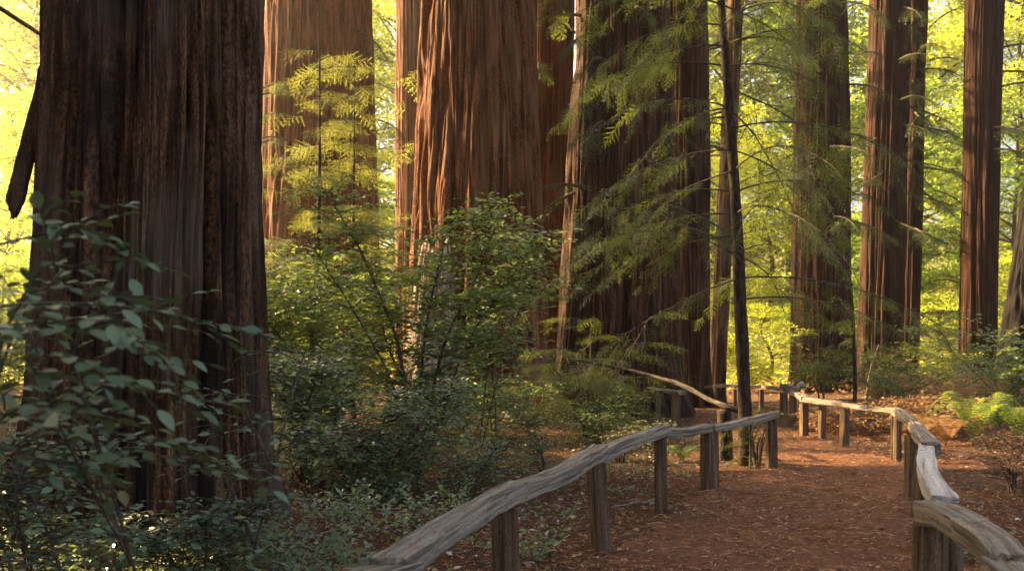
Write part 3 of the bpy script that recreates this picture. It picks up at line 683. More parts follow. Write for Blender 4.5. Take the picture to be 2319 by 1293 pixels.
rail(fr, R_[10]+[0, -.1, .10], R_[11]+[.05, .3, .10], .15, .13, 30, bend=(.03, 0))
rail(fr, R_[11]+[.1, 0, .0], R_[12]+[.05, 0, 0], .14, .12, 31)
rail(fr, R_[12], R_[13], .13, .12, 32)
rail(fr, R_[13]+[.05, 0, .01], R_[14], .13, .11, 33, bend=(.03, 0))
# splintered upright rail end
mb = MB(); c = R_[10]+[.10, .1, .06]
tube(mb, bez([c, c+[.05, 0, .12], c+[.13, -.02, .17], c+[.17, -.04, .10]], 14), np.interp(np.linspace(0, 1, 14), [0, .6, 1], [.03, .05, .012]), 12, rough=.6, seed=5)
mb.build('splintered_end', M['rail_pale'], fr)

fb = thing('rustic_fence', 'two weathered posts with a low rail beyond the fallen branch', 'fence', gp(1510, 958))
b1, b2 = gp(1531, 965), gp(1489, 950)
post(fb, b1, .74, .15, 51, (0, 0), .3); post(fb, b2, .72, .12, 52, (0, 0), .2)
rail(fb, up(b1, .70)+[.1, -.25, .03], up(b2, .74)+[-.1, .3, 0], .13, .11, 53)

# ------------------------------------------------------------------ wood beyond: sunlit trees and undergrowth on the hillside
def back_variant(seed, n, H=10.0, R=3.4, leaf=.20, flat=.35, low=.05):
    g = np.random.default_rng(seed); fol = MB(); wood = MB()
    ax = bez([(0, 0, -.3), (g.normal()*.15, g.normal()*.15, H*.35), (g.normal()*.35, g.normal()*.35, H*.7), (g.normal()*.4, g.normal()*.4, H)], 20)
    tube(wood, ax, np.linspace(.16, .03, 20), 7, seed=seed)
    nb = 46
    for i in range(nb):
        t = low+(1-low)*(i+g.uniform(0, 1))/nb; p = ax[min(19, int(t*19))]; a = g.uniform(0, 6.283)
        L = R*(.45+.75*math.sin(math.pi*min(1, .12+.88*t))**.8)*g.uniform(.55, 1.05)
        e = p+np.array([math.cos(a)*L, math.sin(a)*L, g.uniform(-.25, .35)*L])
        P = bez([p, (p+e)/2+[0, 0, .12*L], e], 8); tube(wood, P, np.linspace(.045, .012, 8), 4, cap=False)
        k = n//nb; cn = g.integers(3, 6); ci = P[g.integers(2, 8, cn)]+g.normal(size=(cn, 3))*[.35, .35, .15]
        w = g.integers(0, cn, k); Q = ci[w]+g.normal(size=(k, 3))*np.array([.42, .42, .13])*g.uniform(.6, 1.3)
        dr = nrm(g.normal(size=(k, 3))*[1, 1, .3]); nn = nrm(g.normal(size=(k, 3))*flat+[0, 0, 1]); X, Y, Z = axes_from(dr, nn)
        stamp(fol, *LEAF_LO, Q, X, Y, Z, leaf*g.uniform(.6, 1.3, k))
    return wood, fol
BV = []
for s, (n, leaf, mt) in enumerate([(11000, .19, 'leaf_back'), (10000, .22, 'leaf_back_b'), (12000, .17, 'leaf_back'), (9000, .24, 'leaf_back_b')]):
    w_, f_ = back_variant(100+s, n, leaf=leaf); BV.append((w_.mesh('trunk', M['bark_thin']), f_.mesh('crown', M[mt], False)))
def back_tree(x, y, z, H, W, v, rz, label, group):
    r = thing('broadleaf_tree', label, 'tree', (x, y, z), group); r.rotation_euler = (0, 0, rz); r.scale = (W/3.4, W/3.4, H/10)
    for nm, me in zip(('trunk', 'crown'), BV[v]):
        o = bpy.data.objects.new(nm, me); COL.objects.link(o); o.parent = r
        if nm == 'crown': o['kind'] = 'stuff'
g = np.random.default_rng(77)
WHERE = [(300, 'left of the big foreground trunk'), (600, 'just right of the big foreground trunk'), (860, 'behind the broad reddish trunk'), (960, 'in the gap left of the central trunk'), (1200, 'behind the central trunk'), (1610, 'behind the pale ridged trunk'), (1700, 'right beside the young leaning tree'), (1790, 'between the young tree and the straight redwood'), (1925, 'behind the straight redwood'), (1990, 'between the straight redwood and the trunk pair'), (2080, 'behind the trunk pair'), (2180, 'between the trunk pair and the lone redwood'), (2280, 'behind the lone bare redwood'), (9999, 'at the right edge past the lone redwood')]
rows = [(50, 62, 16, (6, 11), (3.0, 4.2), 'low sunlit slope tree %s', 'low trees behind the redwoods'),
        (66, 84, 18, (14, 24), (4.5, 6.5), 'middle-sized sunlit tree %s', 'trees of the wood behind'),
        (92, 125, 30, (34, 48), (9, 12), 'tall hazy farthest tree %s', 'tall far trees')]
specs = []
for (d0, d1, n, hr, wr, lb, gr) in rows:
    for i in range(n):
        d = g.uniform(d0, d1); px = -90+2500*(i+g.uniform(.1, .9))/n; x = (px-CX)/FPX*d; H = g.uniform(*hr); W = g.uniform(*wr); v = int(g.integers(0, 4)); rz = g.uniform(0, 6.28)
        if 1690 < px < 1800 or 2090 < px < 2170: H *= .75
        if 250 < px < 480 or 1010 < px < 1470: continue      # wholly behind the big trunks
        specs.append((x, d, H, W, v, rz, lb % next(w for e, w in WHERE if px < e), gr))
for k_, (x, d, H, W, v, rz, lb, gr) in enumerate(specs):
    same = sorted((q for q in range(len(specs)) if specs[q][6] == lb), key=lambda q: specs[q][0]/specs[q][1])
    if len(same) > 1:
        lb = lb+', '+{2: ['the left one', 'the right one'], 3: ['the left one', 'the middle one', 'the right one']}.get(len(same), ['the leftmost', 'second', 'third', 'fourth', 'fifth'])[same.index(k_)]
    back_tree(x, d, float(hill_h(np.array([x]), np.array([d]))[0])-.1, H, W, v, rz, lb, gr)
# undergrowth on the slope
g = np.random.default_rng(78); mb = MB(); n = 42000
d = g.uniform(38, 95, n); x = g.uniform(-.66, .66, n)*d; cl = pn(x*.35, d*.22, 5.5)
k = cl+g.normal(size=n)*.18 > -.02; d, x = d[k], x[k]; n = len(d)
z = np.maximum(hill_h(x, d), gh(x, d))+np.abs(g.normal(size=n))*.34*(1+cl[k])
X, Y, Z = axes_from(nrm(g.normal(size=(n, 3))*[1, 1, .4]), nrm(g.normal(size=(n, 3))*.5+[0, 0, 1]))
stamp(mb, *LEAF_LO, np.stack([x, d, z], -1), X, Y, Z, g.uniform(.12, .30, n))
tag(mb.build('hillside_undergrowth', M['leaf_back'], smooth=False, kind='stuff'), 'bright low undergrowth covering the sunlit slope', 'undergrowth')
mb = MB(); n = 16000; d = g.uniform(30, 80, n); x = g.uniform(-.66, .66, n)*d
z = np.maximum(hill_h(x, d), gh(x, d))+np.abs(g.normal(size=n))*.2
X, Y, Z = axes_from(nrm(g.normal(size=(n, 3))*[1, 1, .6]), nrm(g.normal(size=(n, 3))*.7+[0, 0, 1]))
stamp(mb, *LEAF_LO, np.stack([x, d, z], -1), X, Y, Z, g.uniform(.10, .26, n))
tag(mb.build('dry_bracken_cover', M['dry'], smooth=False, kind='stuff'), 'tan dry bracken scattered over the sunlit slope', 'bracken')

# unseen redwoods added off to the left to shade the path (trunks and crowns)
mb = MB(); g = np.random.default_rng(91)
for i, (x, y) in enumerate([(-13, 6), (-15, 13), (-20, 20), (-17, 1), (-23, 9), (-26, 17), (-29, 27), (-33, 13), (-25, 2), (-35, 23), (-38, 34), (-31, 5), (-12, -3), (-42, 18), (-28, 37), (-9, -9), (-9.5, 4.5), (-8, 0), (-12.5, 10), (-11, 14.5), (-19, 16), (-27, 21)]):
    H = g.uniform(24, 34); P = bez([(x, y, -.3), (x, y, H*.5), (x+.2, y, H)], 10); tube(mb, P, np.linspace(.8, .08, 10), 14, 1, rough=.15, seed=i)
    high_crown(mb, x, y, g.uniform(3.0, 6), H, g.uniform(4.2, 5.6), 5600 if x > -21 else 2800, .95, 200+i)
tag(mb.build('shade_grove', [M['canopy'], M['bark_dark']], smooth=False, kind='stuff'), 'unseen dense redwood grove added at the left to shade the path', 'grove')

# ------------------------------------------------------------------ young redwoods and low branches
def side(i, g): return (math.pi if i % 2 else 0)+g.normal()*.75
base = gp(1693, 1053); tip = at(1637, 0, base[1])
tip = base+(tip-base)*11.0/(tip[2]-base[2])
young = young_conifer('young_redwood', 'slender leaning young redwood with drooping dark branches behind the fence', base, tip, 11.0, .098, 301, 56, 3.2, 2.4, size=.29, dens=1.0, e=(6, -50), group=None, azf=side, sub=6)
stb = gp(1643, 1041)
st = thing('dark_stump', 'dark thin stump post under the end of the fallen branch', 'stump', stb)
mb = MB(); tube(mb, bez([stb-[0, 0, .1], stb+[0, 0, .3], stb+[-.02, 0, .70]], 14), np.interp(np.linspace(0, 1, 14), [0, .2, 1], [.13, .10, .10]), 14, rough=.3, seed=3); mb.build('trunk', M['bark_thin'], st)
# fallen branch lying on that stump
mb = MB(); e = stb+np.array([-.02, 0, .76])
tube(mb, bez([at(1290, 812, 15.2), at(1400, 832, 14.6), at(1470, 849, 14.0), at(1545, 872, 13.3), at(1600, 902, 12.9), e, e+[.18, -.1, -.06]], 40), np.interp(np.linspace(0, 1, 40), [0, .5, 1], [.018, .032, .040]), 12, rough=.4, seed=8)
tag(mb.build('fallen_branch', M['bark_grey']), 'grey fallen branch slanting down from the bush onto a stump', 'branch')
mb = MB(); tube(mb, bez([at(1262, 700, 15.0), at(1255, 740, 15.0), gp(1240, 985)], 12), [.03]*12, 7, rough=.3, seed=9)

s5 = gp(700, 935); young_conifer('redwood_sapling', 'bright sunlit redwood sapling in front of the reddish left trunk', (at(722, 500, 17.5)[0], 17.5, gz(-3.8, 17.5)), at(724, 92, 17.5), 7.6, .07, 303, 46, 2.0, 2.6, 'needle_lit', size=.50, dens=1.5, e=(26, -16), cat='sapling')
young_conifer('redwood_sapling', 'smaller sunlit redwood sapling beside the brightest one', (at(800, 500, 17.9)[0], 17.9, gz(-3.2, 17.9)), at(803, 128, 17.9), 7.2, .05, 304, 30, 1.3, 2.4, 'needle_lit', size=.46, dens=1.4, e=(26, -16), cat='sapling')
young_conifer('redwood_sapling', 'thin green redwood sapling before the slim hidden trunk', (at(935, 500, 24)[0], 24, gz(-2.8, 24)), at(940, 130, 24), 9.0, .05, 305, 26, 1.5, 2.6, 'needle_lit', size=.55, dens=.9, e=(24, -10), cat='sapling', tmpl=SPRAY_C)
# bushy sprouts around the fallen branch and other conifer bushes
def conifer_bush(label, base, H, R, seed, nst, nb, mat='needle', size=.36, tmpl=None, group='bushy redwood sprouts'):
    g = np.random.default_rng(seed); root = thing('redwood_bush', label, 'bush', base, group); base = np.asarray(base, float); fol = MB()
    for i in range(nst):
        a = g.uniform(0, 6.283); rr = R*g.uniform(.2, .65); e = base+[rr*math.cos(a), rr*math.sin(a), H*g.uniform(.6, 1)]
        P = bez([base+[.1*math.cos(a), .1*math.sin(a), -.05], base+(e-base)*[.35, .35, .5]+g.normal(size=3)*.05, e], 14)
        mb = MB(); tube(mb, P, np.linspace(.022, .006, 14), 6, rough=.2, seed=i); mb.build('stem', M['twig'], root)
        tw = MB()
        for j in range(nb):
            Q = conifer_branch(fol, P[g.integers(3, 14)], g.uniform(0, 6.283), R*g.uniform(.35, .75), g.uniform(0, 35), g.uniform(-45, -5), g, size, 1.15, tmpl, .1)
            tube(tw, Q, np.linspace(.007, .002, len(Q)), 3, cap=False)
        tw.build('twig', M['twig'], root, kind='stuff')
    fol.build('foliage', M[mat], root, smooth=False, kind='stuff')
    return root
conifer_bush('dense dark redwood bush around the upper end of the fallen branch', gp(1330, 992), 2.25, 1.9, 310, 10, 7)
conifer_bush('low redwood bush left of the fallen branch at the foot of the central trunk', gp(1200, 960), 1.5, 1.4, 311, 6, 6)
conifer_bush('redwood bush in front of the straight trunk beyond the fence bend', gp(1860, 905)*[1, 1, 1], 2.5, 1.7, 312, 6, 5, size=.6, tmpl=SPRAY_C)
conifer_bush('green redwood bush at the foot of the close trunk pair', gp(2000, 905), 1.9, 1.8, 313, 6, 5, size=.6, tmpl=SPRAY_C)
conifer_bush('small redwood sprouts at the foot of the young leaning tree', gp(1700, 1058), .9, .6, 314, 6, 5, size=.24)
conifer_bush('green redwood bush behind the shrubs, left of the central trunk', gp(760, 930), 2.2, 2.0, 315, 7, 5, 'needle_lit', size=.55, tmpl=SPRAY_C)
# low limbs of the standing redwoods
def limbs(root, tr, specs, seed, mat='needle', size=.46, tmpl=None, dens=1.7):
    g = np.random.default_rng(seed); x0, d, lx, prof, zg = tr; fol = MB()
    for (z, az, L) in specs:
        r = float(prof(np.array([z]))[0])*.9
        p = np.array([x0+lx*z+r*math.cos(az), d+r*math.sin(az), zg+z])
        P = conifer_branch(fol, p, az, L, g.uniform(-30, 15), g.uniform(-65, -20), g, size, dens*.7, tmpl or SPRAY_C, .12, 4)
        b = MB(); tube(b, P, np.linspace(.05, .008, len(P)), 5, seed=1); b.build('branch', M['twig'], root)
    fol.build('foliage', [M[mat], M['twig']], root, smooth=False, kind='stuff')
def rs(n, zr, Lr, seed, arc=(-2.9, -.2)):
    g = np.random.default_rng(seed); return [(g.uniform(*zr), g.uniform(*arc), g.uniform(*Lr)) for _ in range(n)]
TD = {}
for nm, t in zip('ABCDEFGHJKLMN', TREES): TD[nm] = t
limbs(treeJ, TD['J'], rs(13, (6.5, 18), (1.6, 3.2), 1), 401)
limbs(treeK, TD['K'], rs(14, (6, 18), (1.4, 2.8), 2), 402)
limbs(treeL, TD['L'], rs(14, (6, 19), (1.6, 3.2), 3, (-2.2, .6)), 403)
limbs(treeM, TD['M'], rs(7, (9, 18), (1.6, 3.4), 4), 404)
limbs(treeH, TD['H'], rs(14, (6, 15), (1.5, 3.0), 5, (-3, 3)), 405)
limbs(treeF, TD['F'], rs(16, (5, 12), (1.2, 2.6), 6), 406, size=.42)
limbs(treeE, TD['E'], rs(6, (9, 12.5), (1.2, 2.2), 7), 407, size=.45)
limbs(treeB, TD['B'], rs(8, (8, 15), (1.5, 3), 8), 408)

# ------------------------------------------------------------------ shrubs
D2 = 10.2
shrub('leafy_shrub', 'large leafy shrub with a dark arching stem in front of the central trunk', gp(935, 1085)*[1, 1, 1], 2.8, 1.5, 501, 6, 260, .095, .055, 'leaf_shrub', LEAF_MID, 300, tl=.62, stem_r=.022, dn=1.9,
      stems=[[gp(940, 1085), at(905, 800, D2), at(868, 690, D2), at(818, 572, D2), at(775, 495, D2-.1), at(728, 425, D2-.2)], [gp(945, 1080), at(1000, 800, D2), at(1070, 650, D2), at(1120, 520, D2), at(1150, 470, D2)], [gp(940, 1080), at(960, 780, D2), at(990, 620, D2), at(1020, 500, D2)]])
shrub('leafy_shrub', 'grey-green glossy shrub reaching over the right half of the central trunk', gp(1120, 1060), 2.9, 1.1, 502, 4, 170, .10, .06, 'leaf_shrub_b', LEAF_LO, 0, tl=.6,
      stems=[[gp(1080, 1060), at(1110, 800, 10.9), at(1150, 640, 10.8), at(1130, 480, 10.6)], [gp(1080, 1060), at(1150, 760, 10.9), at(1195, 620, 10.8), at(1190, 520, 10.7)]])
shrub('leafy_shrub', 'tall leafy shrub between the foreground trunk and the arching stem', gp(690, 1020), 3.2, 1.5, 503, 9, 290, .105, .06, 'leaf_shrub', LEAF_LO, 0, tl=.7)
shrub('leafy_shrub', 'sunlit yellow-green shrub behind the arching stem, left of the central trunk', gp(750, 975), 3.3, 2.0, 504, 9, 260, .125, .07, 'leaf_shrub', LEAF_LO, 0, tl=.8)
shrub('leafy_shrub', 'low leafy shrub directly right of the foreground trunk', gp(690, 1090), 1.6, 1.4, 505, 9, 260, .088, .055, 'leaf_shrub_b', LEAF_LO, 0, tl=.5)
shrub('leafy_shrub', 'dark low shrub before the foot of the central trunk', gp(1060, 1010), 1.1, 1.5, 506, 8, 150, .088, .055, 'leaf_shrub', LEAF_LO, 0, tl=.5)
shrub('leafy_shrub', 'low leafy shrub with sunlit leaves under the fallen branch', gp(1330, 1000)+[0.1, -.5, 0], .85, 1.0, 507, 7, 90, .075, .06, 'leaf_shrub', LEAF_LO, 0, tl=.45)
shrub('leafy_shrub', 'low dense shrub in the middle of the left undergrowth', gp(850, 1140), 1.15, 1.2, 508, 9, 200, .07, .055, 'leaf_shrub_b', LEAF_LO, 0, tl=.45)
shrub('leafy_shrub', 'glossy shrub with long pale twigs at the right edge before the lone bare redwood', gp(2300, 960), 2.2, 1.6, 509, 7, 70, .13, .085, 'leaf_shrub', LEAF_MID, 0, tl=.9, lean=(-.5, 0))
shrub('leafy_shrub', 'dark rounded shrub under the lone bare redwood on the right', gp(2225, 915), 1.5, 1.5, 510, 7, 90, .11, .08, 'leaf_shrub_b', LEAF_LO, 0, tl=.6)
shrub('leafy_shrub', 'leafy shrub at the foot of the close trunk pair, behind the far fence rail', gp(2020, 930), 1.2, 1.3, 511, 7, 80, .11, .08, 'leaf_shrub', LEAF_LO, 0, tl=.6)
shrub('leafy_shrub', 'sunlit shrub between the trunk pair and the lone bare redwood', gp(2130, 890), 1.8, 2.0, 512, 7, 130, .14, .09, 'leaf_back', LEAF_LO, 0, tl=.8)
shrub('leafy_shrub', 'bright yellow-green shrub seen over the far fence', (9.5, 35, 0), 2.8, 2.4, 513, 7, 170, .16, .09, 'leaf_back', LEAF_LO, 0, tl=1.0)
shrub('leafy_shrub', 'bright bushy shrub far behind the foreground trunk at the left edge', (-12.5, 22, 0), 3.6, 2.6, 514, 9, 300, .13, .08, 'leaf_shrub', LEAF_LO, 0, tl=.9)

shrub('leafy_shrub', 'small open shrub behind the second post of the left fence', gp(1235, 1075), .7, .7, 530, 6, 45, .07, .055, 'leaf_shrub', LEAF_LO, 0, tl=.38, dn=1.4)
shrub('leafy_shrub', 'low twiggy shrub behind the nearest left fence rail', gp(1060, 1130), .75, .8, 531, 7, 55, .068, .055, 'leaf_shrub_b', LEAF_LO, 0, tl=.4, dn=1.4)
shrub('leafy_shrub', 'small yellowish shrub left of the third fence post', gp(1400, 1045), .5, .6, 532, 6, 35, .065, .055, 'leaf_shrub', LEAF_LO, 0, tl=.32, dn=1.4)
# foreground shrub close to the lens: every leaf is its own piece
g = np.random.default_rng(600)
fs = thing('foreground_shrub', 'blurred leafy shrub close to the camera at the lower left', 'shrub', (-1.75, 2.0, 0))
b = MB(); b.add(*LEAF_HI); leaf_me = b.mesh('leaf', M['leaf_fore'])
stem_pts = [[(-1.75, 2.0, -.1), (-1.60, 2.0, .6), (-1.42, 2.0, 1.1), (-1.25, 2.05, 1.62)], [(-1.72, 2.05, -.1), (-1.45, 1.95, .45), (-1.25, 1.9, .85), (-1.15, 1.9, 1.2)], [(-1.78, 2.1, -.1), (-1.4, 2.2, .35), (-1.15, 2.3, .6), (-1.0, 2.35, .8)]]
for i, p in enumerate(stem_pts):
    mb = MB(); tube(mb, bez(p, 24), np.linspace(.014, .005, 24), 8, rough=.2, seed=60+i); mb.build('stem', M['twig'], fs)
SP = [bez(p, 24) for p in stem_pts]
tw_specs = [((-60, 600, 1.9), (270, 490, 2.05)), ((-40, 620, 1.8), (240, 540, 1.95)), ((-80, 640, 1.9), (380, 610, 2.1)), ((-60, 690, 1.8), (545, 745, 2.1)), ((-100, 720, 1.7), (300, 680, 1.8)), ((-60, 770, 2.0), (410, 845, 2.1)),
            ((-100, 800, 1.6), (330, 780, 1.7)), ((-80, 850, 1.8), (510, 915, 2.05)), ((-90, 880, 1.6), (300, 870, 1.7)), ((-60, 930, 1.9), (445, 1010, 2.05)), ((-90, 960, 1.65), (260, 950, 1.75)), ((-60, 1000, 2.0), (530, 1075, 2.2)),
            ((-90, 900, 2.2), (230, 1010, 2.3)), ((-60, 1040, 1.8), (150, 1060, 1.9)), ((-90, 740, 2.2), (200, 640, 2.3)), ((-80, 830, 2.3), (380, 700, 2.4))]
tw = MB(); cnt = 0
for i, (a, c) in enumerate(tw_specs):
    p, e = at(*a), at(*c); s_ = SP[i % 3]; k = int(np.argmin(np.linalg.norm(s_-p, axis=1)))
    P = bez([s_[k], p*.55+e*.45+[0, 0, .03]+g.normal(size=3)*.02, e], 14); tube(tw, P, np.linspace(.004, .0016, 14), 5, cap=False)
    br = [P]
    for q in ((6, 10) if i < 3 else (4, 6, 8, 10, 12)):
        sg = 1 if (i+q) % 2 else -1; L = g.uniform(.10, .20); T_ = nrm(P[q+1]-P[q])
        e2 = P[q]+T_*L*.8+np.array([0, sg*L*.6, 0])+[0, 0, g.uniform(-.05, .06)]
        Q = bez([P[q], (P[q]+e2)/2+[0, 0, .012], e2], 6); tube(tw, Q, np.linspace(.0025, .0012, 6), 4, cap=False); br.append(Q)
    for q in br:
        pos, X, Y, Z, s = twig_leaves(q, g, .030, .047, .26, .12 if q is P else .25)
        for kk in range(len(pos)):
            if cnt < 300: leaf_object(leaf_me, fs, pos[kk], X[kk], Y[kk], Z[kk], s[kk]); cnt += 1
            else: stamp(tw, *LEAF_HI, pos[kk:kk+1], X[kk:kk+1], Y[kk:kk+1], Z[kk:kk+1], s[kk:kk+1], 1)
tw.build('twig', [M['twig'], M['leaf_fore']], fs, kind='stuff')
shrub('leafy_shrub', 'leafy shrub in the lower left corner with a bent grey stem', (-2.45, 4.5, gz(-2.45, 4.5)), 1.25, .9, 520, 7, 120, .062, .045, 'leaf_fore', LEAF_MID, 300, tl=.42,
      stems=[[at(150, 1330, 4.3), at(105, 1200, 4.3), at(55, 1090, 4.3), at(10, 1000, 4.3)]])
shrub('leafy_shrub', 'small low shrub at the foot of the foreground trunk', (-1.75, 5.0, gz(-1.75, 5.0)), .65, .75, 521, 6, 75, .060, .045, 'leaf_fore', LEAF_MID, 220, tl=.34)
shrub('leafy_sapling', 'thin bare-stemmed sapling leaning right before the foreground trunk', at(545, 1330, 4.9)*[1, 1, 0], 1.4, .5, 522, 3, 16, .065, .055, 'leaf_fore', LEAF_MID, 120, tl=.40, cat='sapling', stem_r=.013,
      stems=[[at(545, 1380, 4.9), at(590, 1190, 4.9), at(640, 980, 4.95), at(672, 860, 5.0), at(692, 790, 5.0)], [at(600, 1150, 4.9), at(610, 1050, 4.9), at(565, 950, 4.85), at(548, 880, 4.8)], [at(575, 1230, 4.9), at(510, 1080, 4.8), at(440, 1000, 4.7)]])

# ------------------------------------------------------------------ ferns
def fern(label, base, n, L, seed, mat, up_=.9, group='ferns beside the path', name='sword_fern'):
    g = np.random.default_rng(seed); root = thing(name, label, 'fern', base, group); base = np.asarray(base, float)
    for i in range(n):
        a = 6.283*(i+g.uniform(-.3, .3))/n; l = L*g.uniform(.7, 1.1); hd = np.array([math.cos(a), math.sin(a), 0])
        P = bez([base, base+hd*l*.3+[0, 0, l*.55*up_], base+hd*l*.7+[0, 0, l*.72*up_*g.uniform(.8, 1.1)], base+hd*l*1.0+[0, 0, l*.5*up_*g.uniform(.5, 1.1)]], 20)
        mb = MB(); tube(mb, P, np.linspace(.005, .0015, 20), 3, cap=False); k = 30
        u = np.linspace(.12, .985, k)*19; ii = np.clip(u.astype(int), 0, 18); f = (u-ii)[:, None]; Q = P[ii]*(1-f)+P[ii+1]*f; T = nrm(P[ii+1]-P[ii]); S = nrm(np.cross(T, [0, 0, 1.0])); N = np.cross(S, T)
        ln = l*.17*np.sin(np.pi*np.linspace(.16, .98, k)**.8)**.8+.008
        tv = np.array([(0, -.07, 0), (0, .07, 0), (.55, .07, -.05), (1, 0, -.14), (.55, -.07, -.05)]); tf = [np.array([(0, 4, 2, 1)]), np.array([(4, 3, 2)])]
        for sg in (-1, 1):
            X, Y, Z = axes_from(S*sg+T*.35+g.normal(size=(k, 3))*.06, N+g.normal(size=(k, 3))*.12); stamp(mb, tv, tf, Q, X, Y, Z, ln)
        mb.build('frond', M[mat], root, smooth=False)
    return root
fern('bright sunlit sword fern behind the right fence', gp(2205, 1010), 10, .80, 701, 'fern', 1.3)
fern('second sunlit fern at the right edge, right of the brightest', gp(2305, 1003), 9, .78, 702, 'fern', 1.3)
fern('darker fern in shade behind the bright fern', gp(2262, 980), 12, .75, 703, 'fern_dark', .8)
fern('little fern under the rail between two left fence posts', gp(1545, 1045), 8, .4, 704, 'fern_dark', .8)
for i, (px, py, L) in enumerate([(1890, 975, .55), (1950, 972, .6), (2045, 975, .65), (2105, 995, .7), (2140, 1010, .65), (2290, 940, 1.2), (1985, 915, 1.0), (2070, 905, 1.1), (2170, 930, .9)]):
    fern(['withered tan bracken under the far rail, nearest the bend', 'withered tan bracken under the sunlit rail', 'withered tan bracken just right of the corner post', 'withered tan bracken behind the falling rail', 'withered bracken left of the bright fern', 'rusty dead bracken at the right edge above the ferns', 'withered bracken behind the sunlit rail', 'withered bracken at the foot of the trunk pair', 'withered bracken behind the bright fern'][i], gp(px, py), 12, L*1.15, 720+i, 'dry', .85, 'withered bracken clumps', 'dry_bracken')

for i, (px, py, H_, R_, lb) in enumerate([(1880, 985, .5, .7, 'tan withered brush under the far rail beside the bend'), (1975, 980, .6, .9, 'tan withered brush under the sunlit rail'), (2085, 985, .65, .9, 'tan withered brush behind the falling rail'), (2150, 985, .7, 1.0, 'rusty withered brush left behind the bright fern'), (2060, 915, 1.0, 1.5, 'withered brush at the foot of the trunk pair'), (2150, 905, 1.2, 1.8, 'withered brush between the trunk pair and the lone redwood')]):
    shrub('dry_brush', lb, gp(px, py), H_, R_, 740+i, 7, 60, .09, .055, 'dry', LEAF_LO, 0, tl=.45, group='withered brush behind the fence', cat='brush', stem_r=.01, dn=1.5)
shrub('twig_bush', 'dark tangled nearly leafless bush at the right edge below the ferns', gp(2300, 1120), .75, .8, 750, 12, 110, .04, .60, 'dry', LEAF_LO, 0, tl=.5, group=None, cat='bush', stem_r=.010, dn=1.6)
# thin dead pole in front of the straight redwood
pb = gp(1934, 948); mb = MB(); tube(mb, bez([pb-[0, 0, .1], pb+[.02, 0, 1.2], at(1928, 640, pb[1])], 20), np.linspace(.055, .03, 20), 9, rough=.3, seed=4)
tag(mb.build('dead_pole', M['bark_thin']), 'thin dark dead sapling trunk before the straight redwood', 'sapling')
mb = MB(); tube(mb, bez([gp(1962, 925), at(1968, 850, 24), at(1990, 780, 24.2)], 12), np.linspace(.03, .012, 12), 7, rough=.3, seed=6)
tag(mb.build('bare_stick', M['bark_pale']), 'pale bare stick leaning behind the sunlit rail', 'stick')

# broken snag against the central trunk's flank, its bark colour paled as if in sun
mb = MB(); sb = at(982, 800, 19.9); sb[2] = gz(sb[0], 19.9); nt_, nz_ = 110, 90
th = np.linspace(0, 2*np.pi, nt_, endpoint=False); t = np.linspace(0, 1, nz_)[:, None]; c, q = np.cos(th), np.sin(th)
zt = 3.5+.5*pn(c*1.3+3, q*1.3, .4)+.10*pn(c*4.2, q*4.2+5, .9)+.05*pn(c*11, q*11, 2.9); Z = -.2+t*(zt[None]+.2)
R = (.78-.46*t)*(1+.28*pn(c*1.5+9, q*1.5, Z*.2)+.12*pn(c*4, q*4, Z*.5))+.25*np.exp(-Z/.5)-.06*np.exp(-(pn(c*4+2, q*4, Z*.3)/.12)**2)+.012*pn(c*14, q*14, Z*1.5)
V = np.stack([sb[0]+R*c+.02*Z, sb[1]+R*q+.06*Z, sb[2]+Z], -1); ci = np.array([[sb[0]+.08, sb[1]+.24, sb[2]+2.9]])
G = np.stack([R*c+7, R*q, Z], -1); j = np.arange(nt_)
mb.add(np.concatenate([V.reshape(-1, 3), ci]), [ring_faces(nz_, nt_), np.stack([(nz_-1)*nt_+j, (nz_-1)*nt_+(j+1) % nt_, np.full(nt_, nz_*nt_)], -1)], np.concatenate([G.reshape(-1, 3), [[7, 0, 3]]]))
tag(mb.build('broken_snag', M['snag']), 'broken snag coloured pale as if sunlit, standing against the sunlit flank of the central trunk', 'snag')

# ------------------------------------------------------------------ undergrowth and litter on the forest floor
g = np.random.default_rng(801); mb = MB(); n = 0
for i in range(1900):
    d = 4.5+15*g.uniform()**1.2; px = g.uniform(-50, 1560); x = (px-CX)/FPX*d
    if float(path_dist(np.array([x]), np.array([d]))[0]) < 1.35 or (math.hypot(x+3.1, d-7.6) < 1.5): continue
    if px > 1150 and g.uniform() < .2: continue
    if pn(x*.6, d*.6, 3.7) < -.2: continue
    h = g.uniform(.10, .42)*(1 if px < 1100 else .55); p = np.array([x, d, gz(x, d)])
    for q in range(g.integers(2, 5)):
        a = g.uniform(0, 6.283); e = p+np.array([math.cos(a)*h*.9, math.sin(a)*h*.9, h*g.uniform(.6, 1.1)]); Q = bez([p, (p+e)/2+[0, 0, .15*h], e], 6)
        tube(mb, Q[::2], np.linspace(.004, .0015, 3), 3, 1, cap=False)
        pos, X, Y, Z, s = twig_leaves(Q, g, .045, .058, .4, .25); stamp(mb, *LEAF_LO, pos, X, Y, Z, s)
tag(mb.build('ground_cover', [M['leaf_shrub_b'], M['twig']], smooth=False, kind='stuff'), 'low leafy seedlings and ground cover on the left forest floor', 'ground cover')

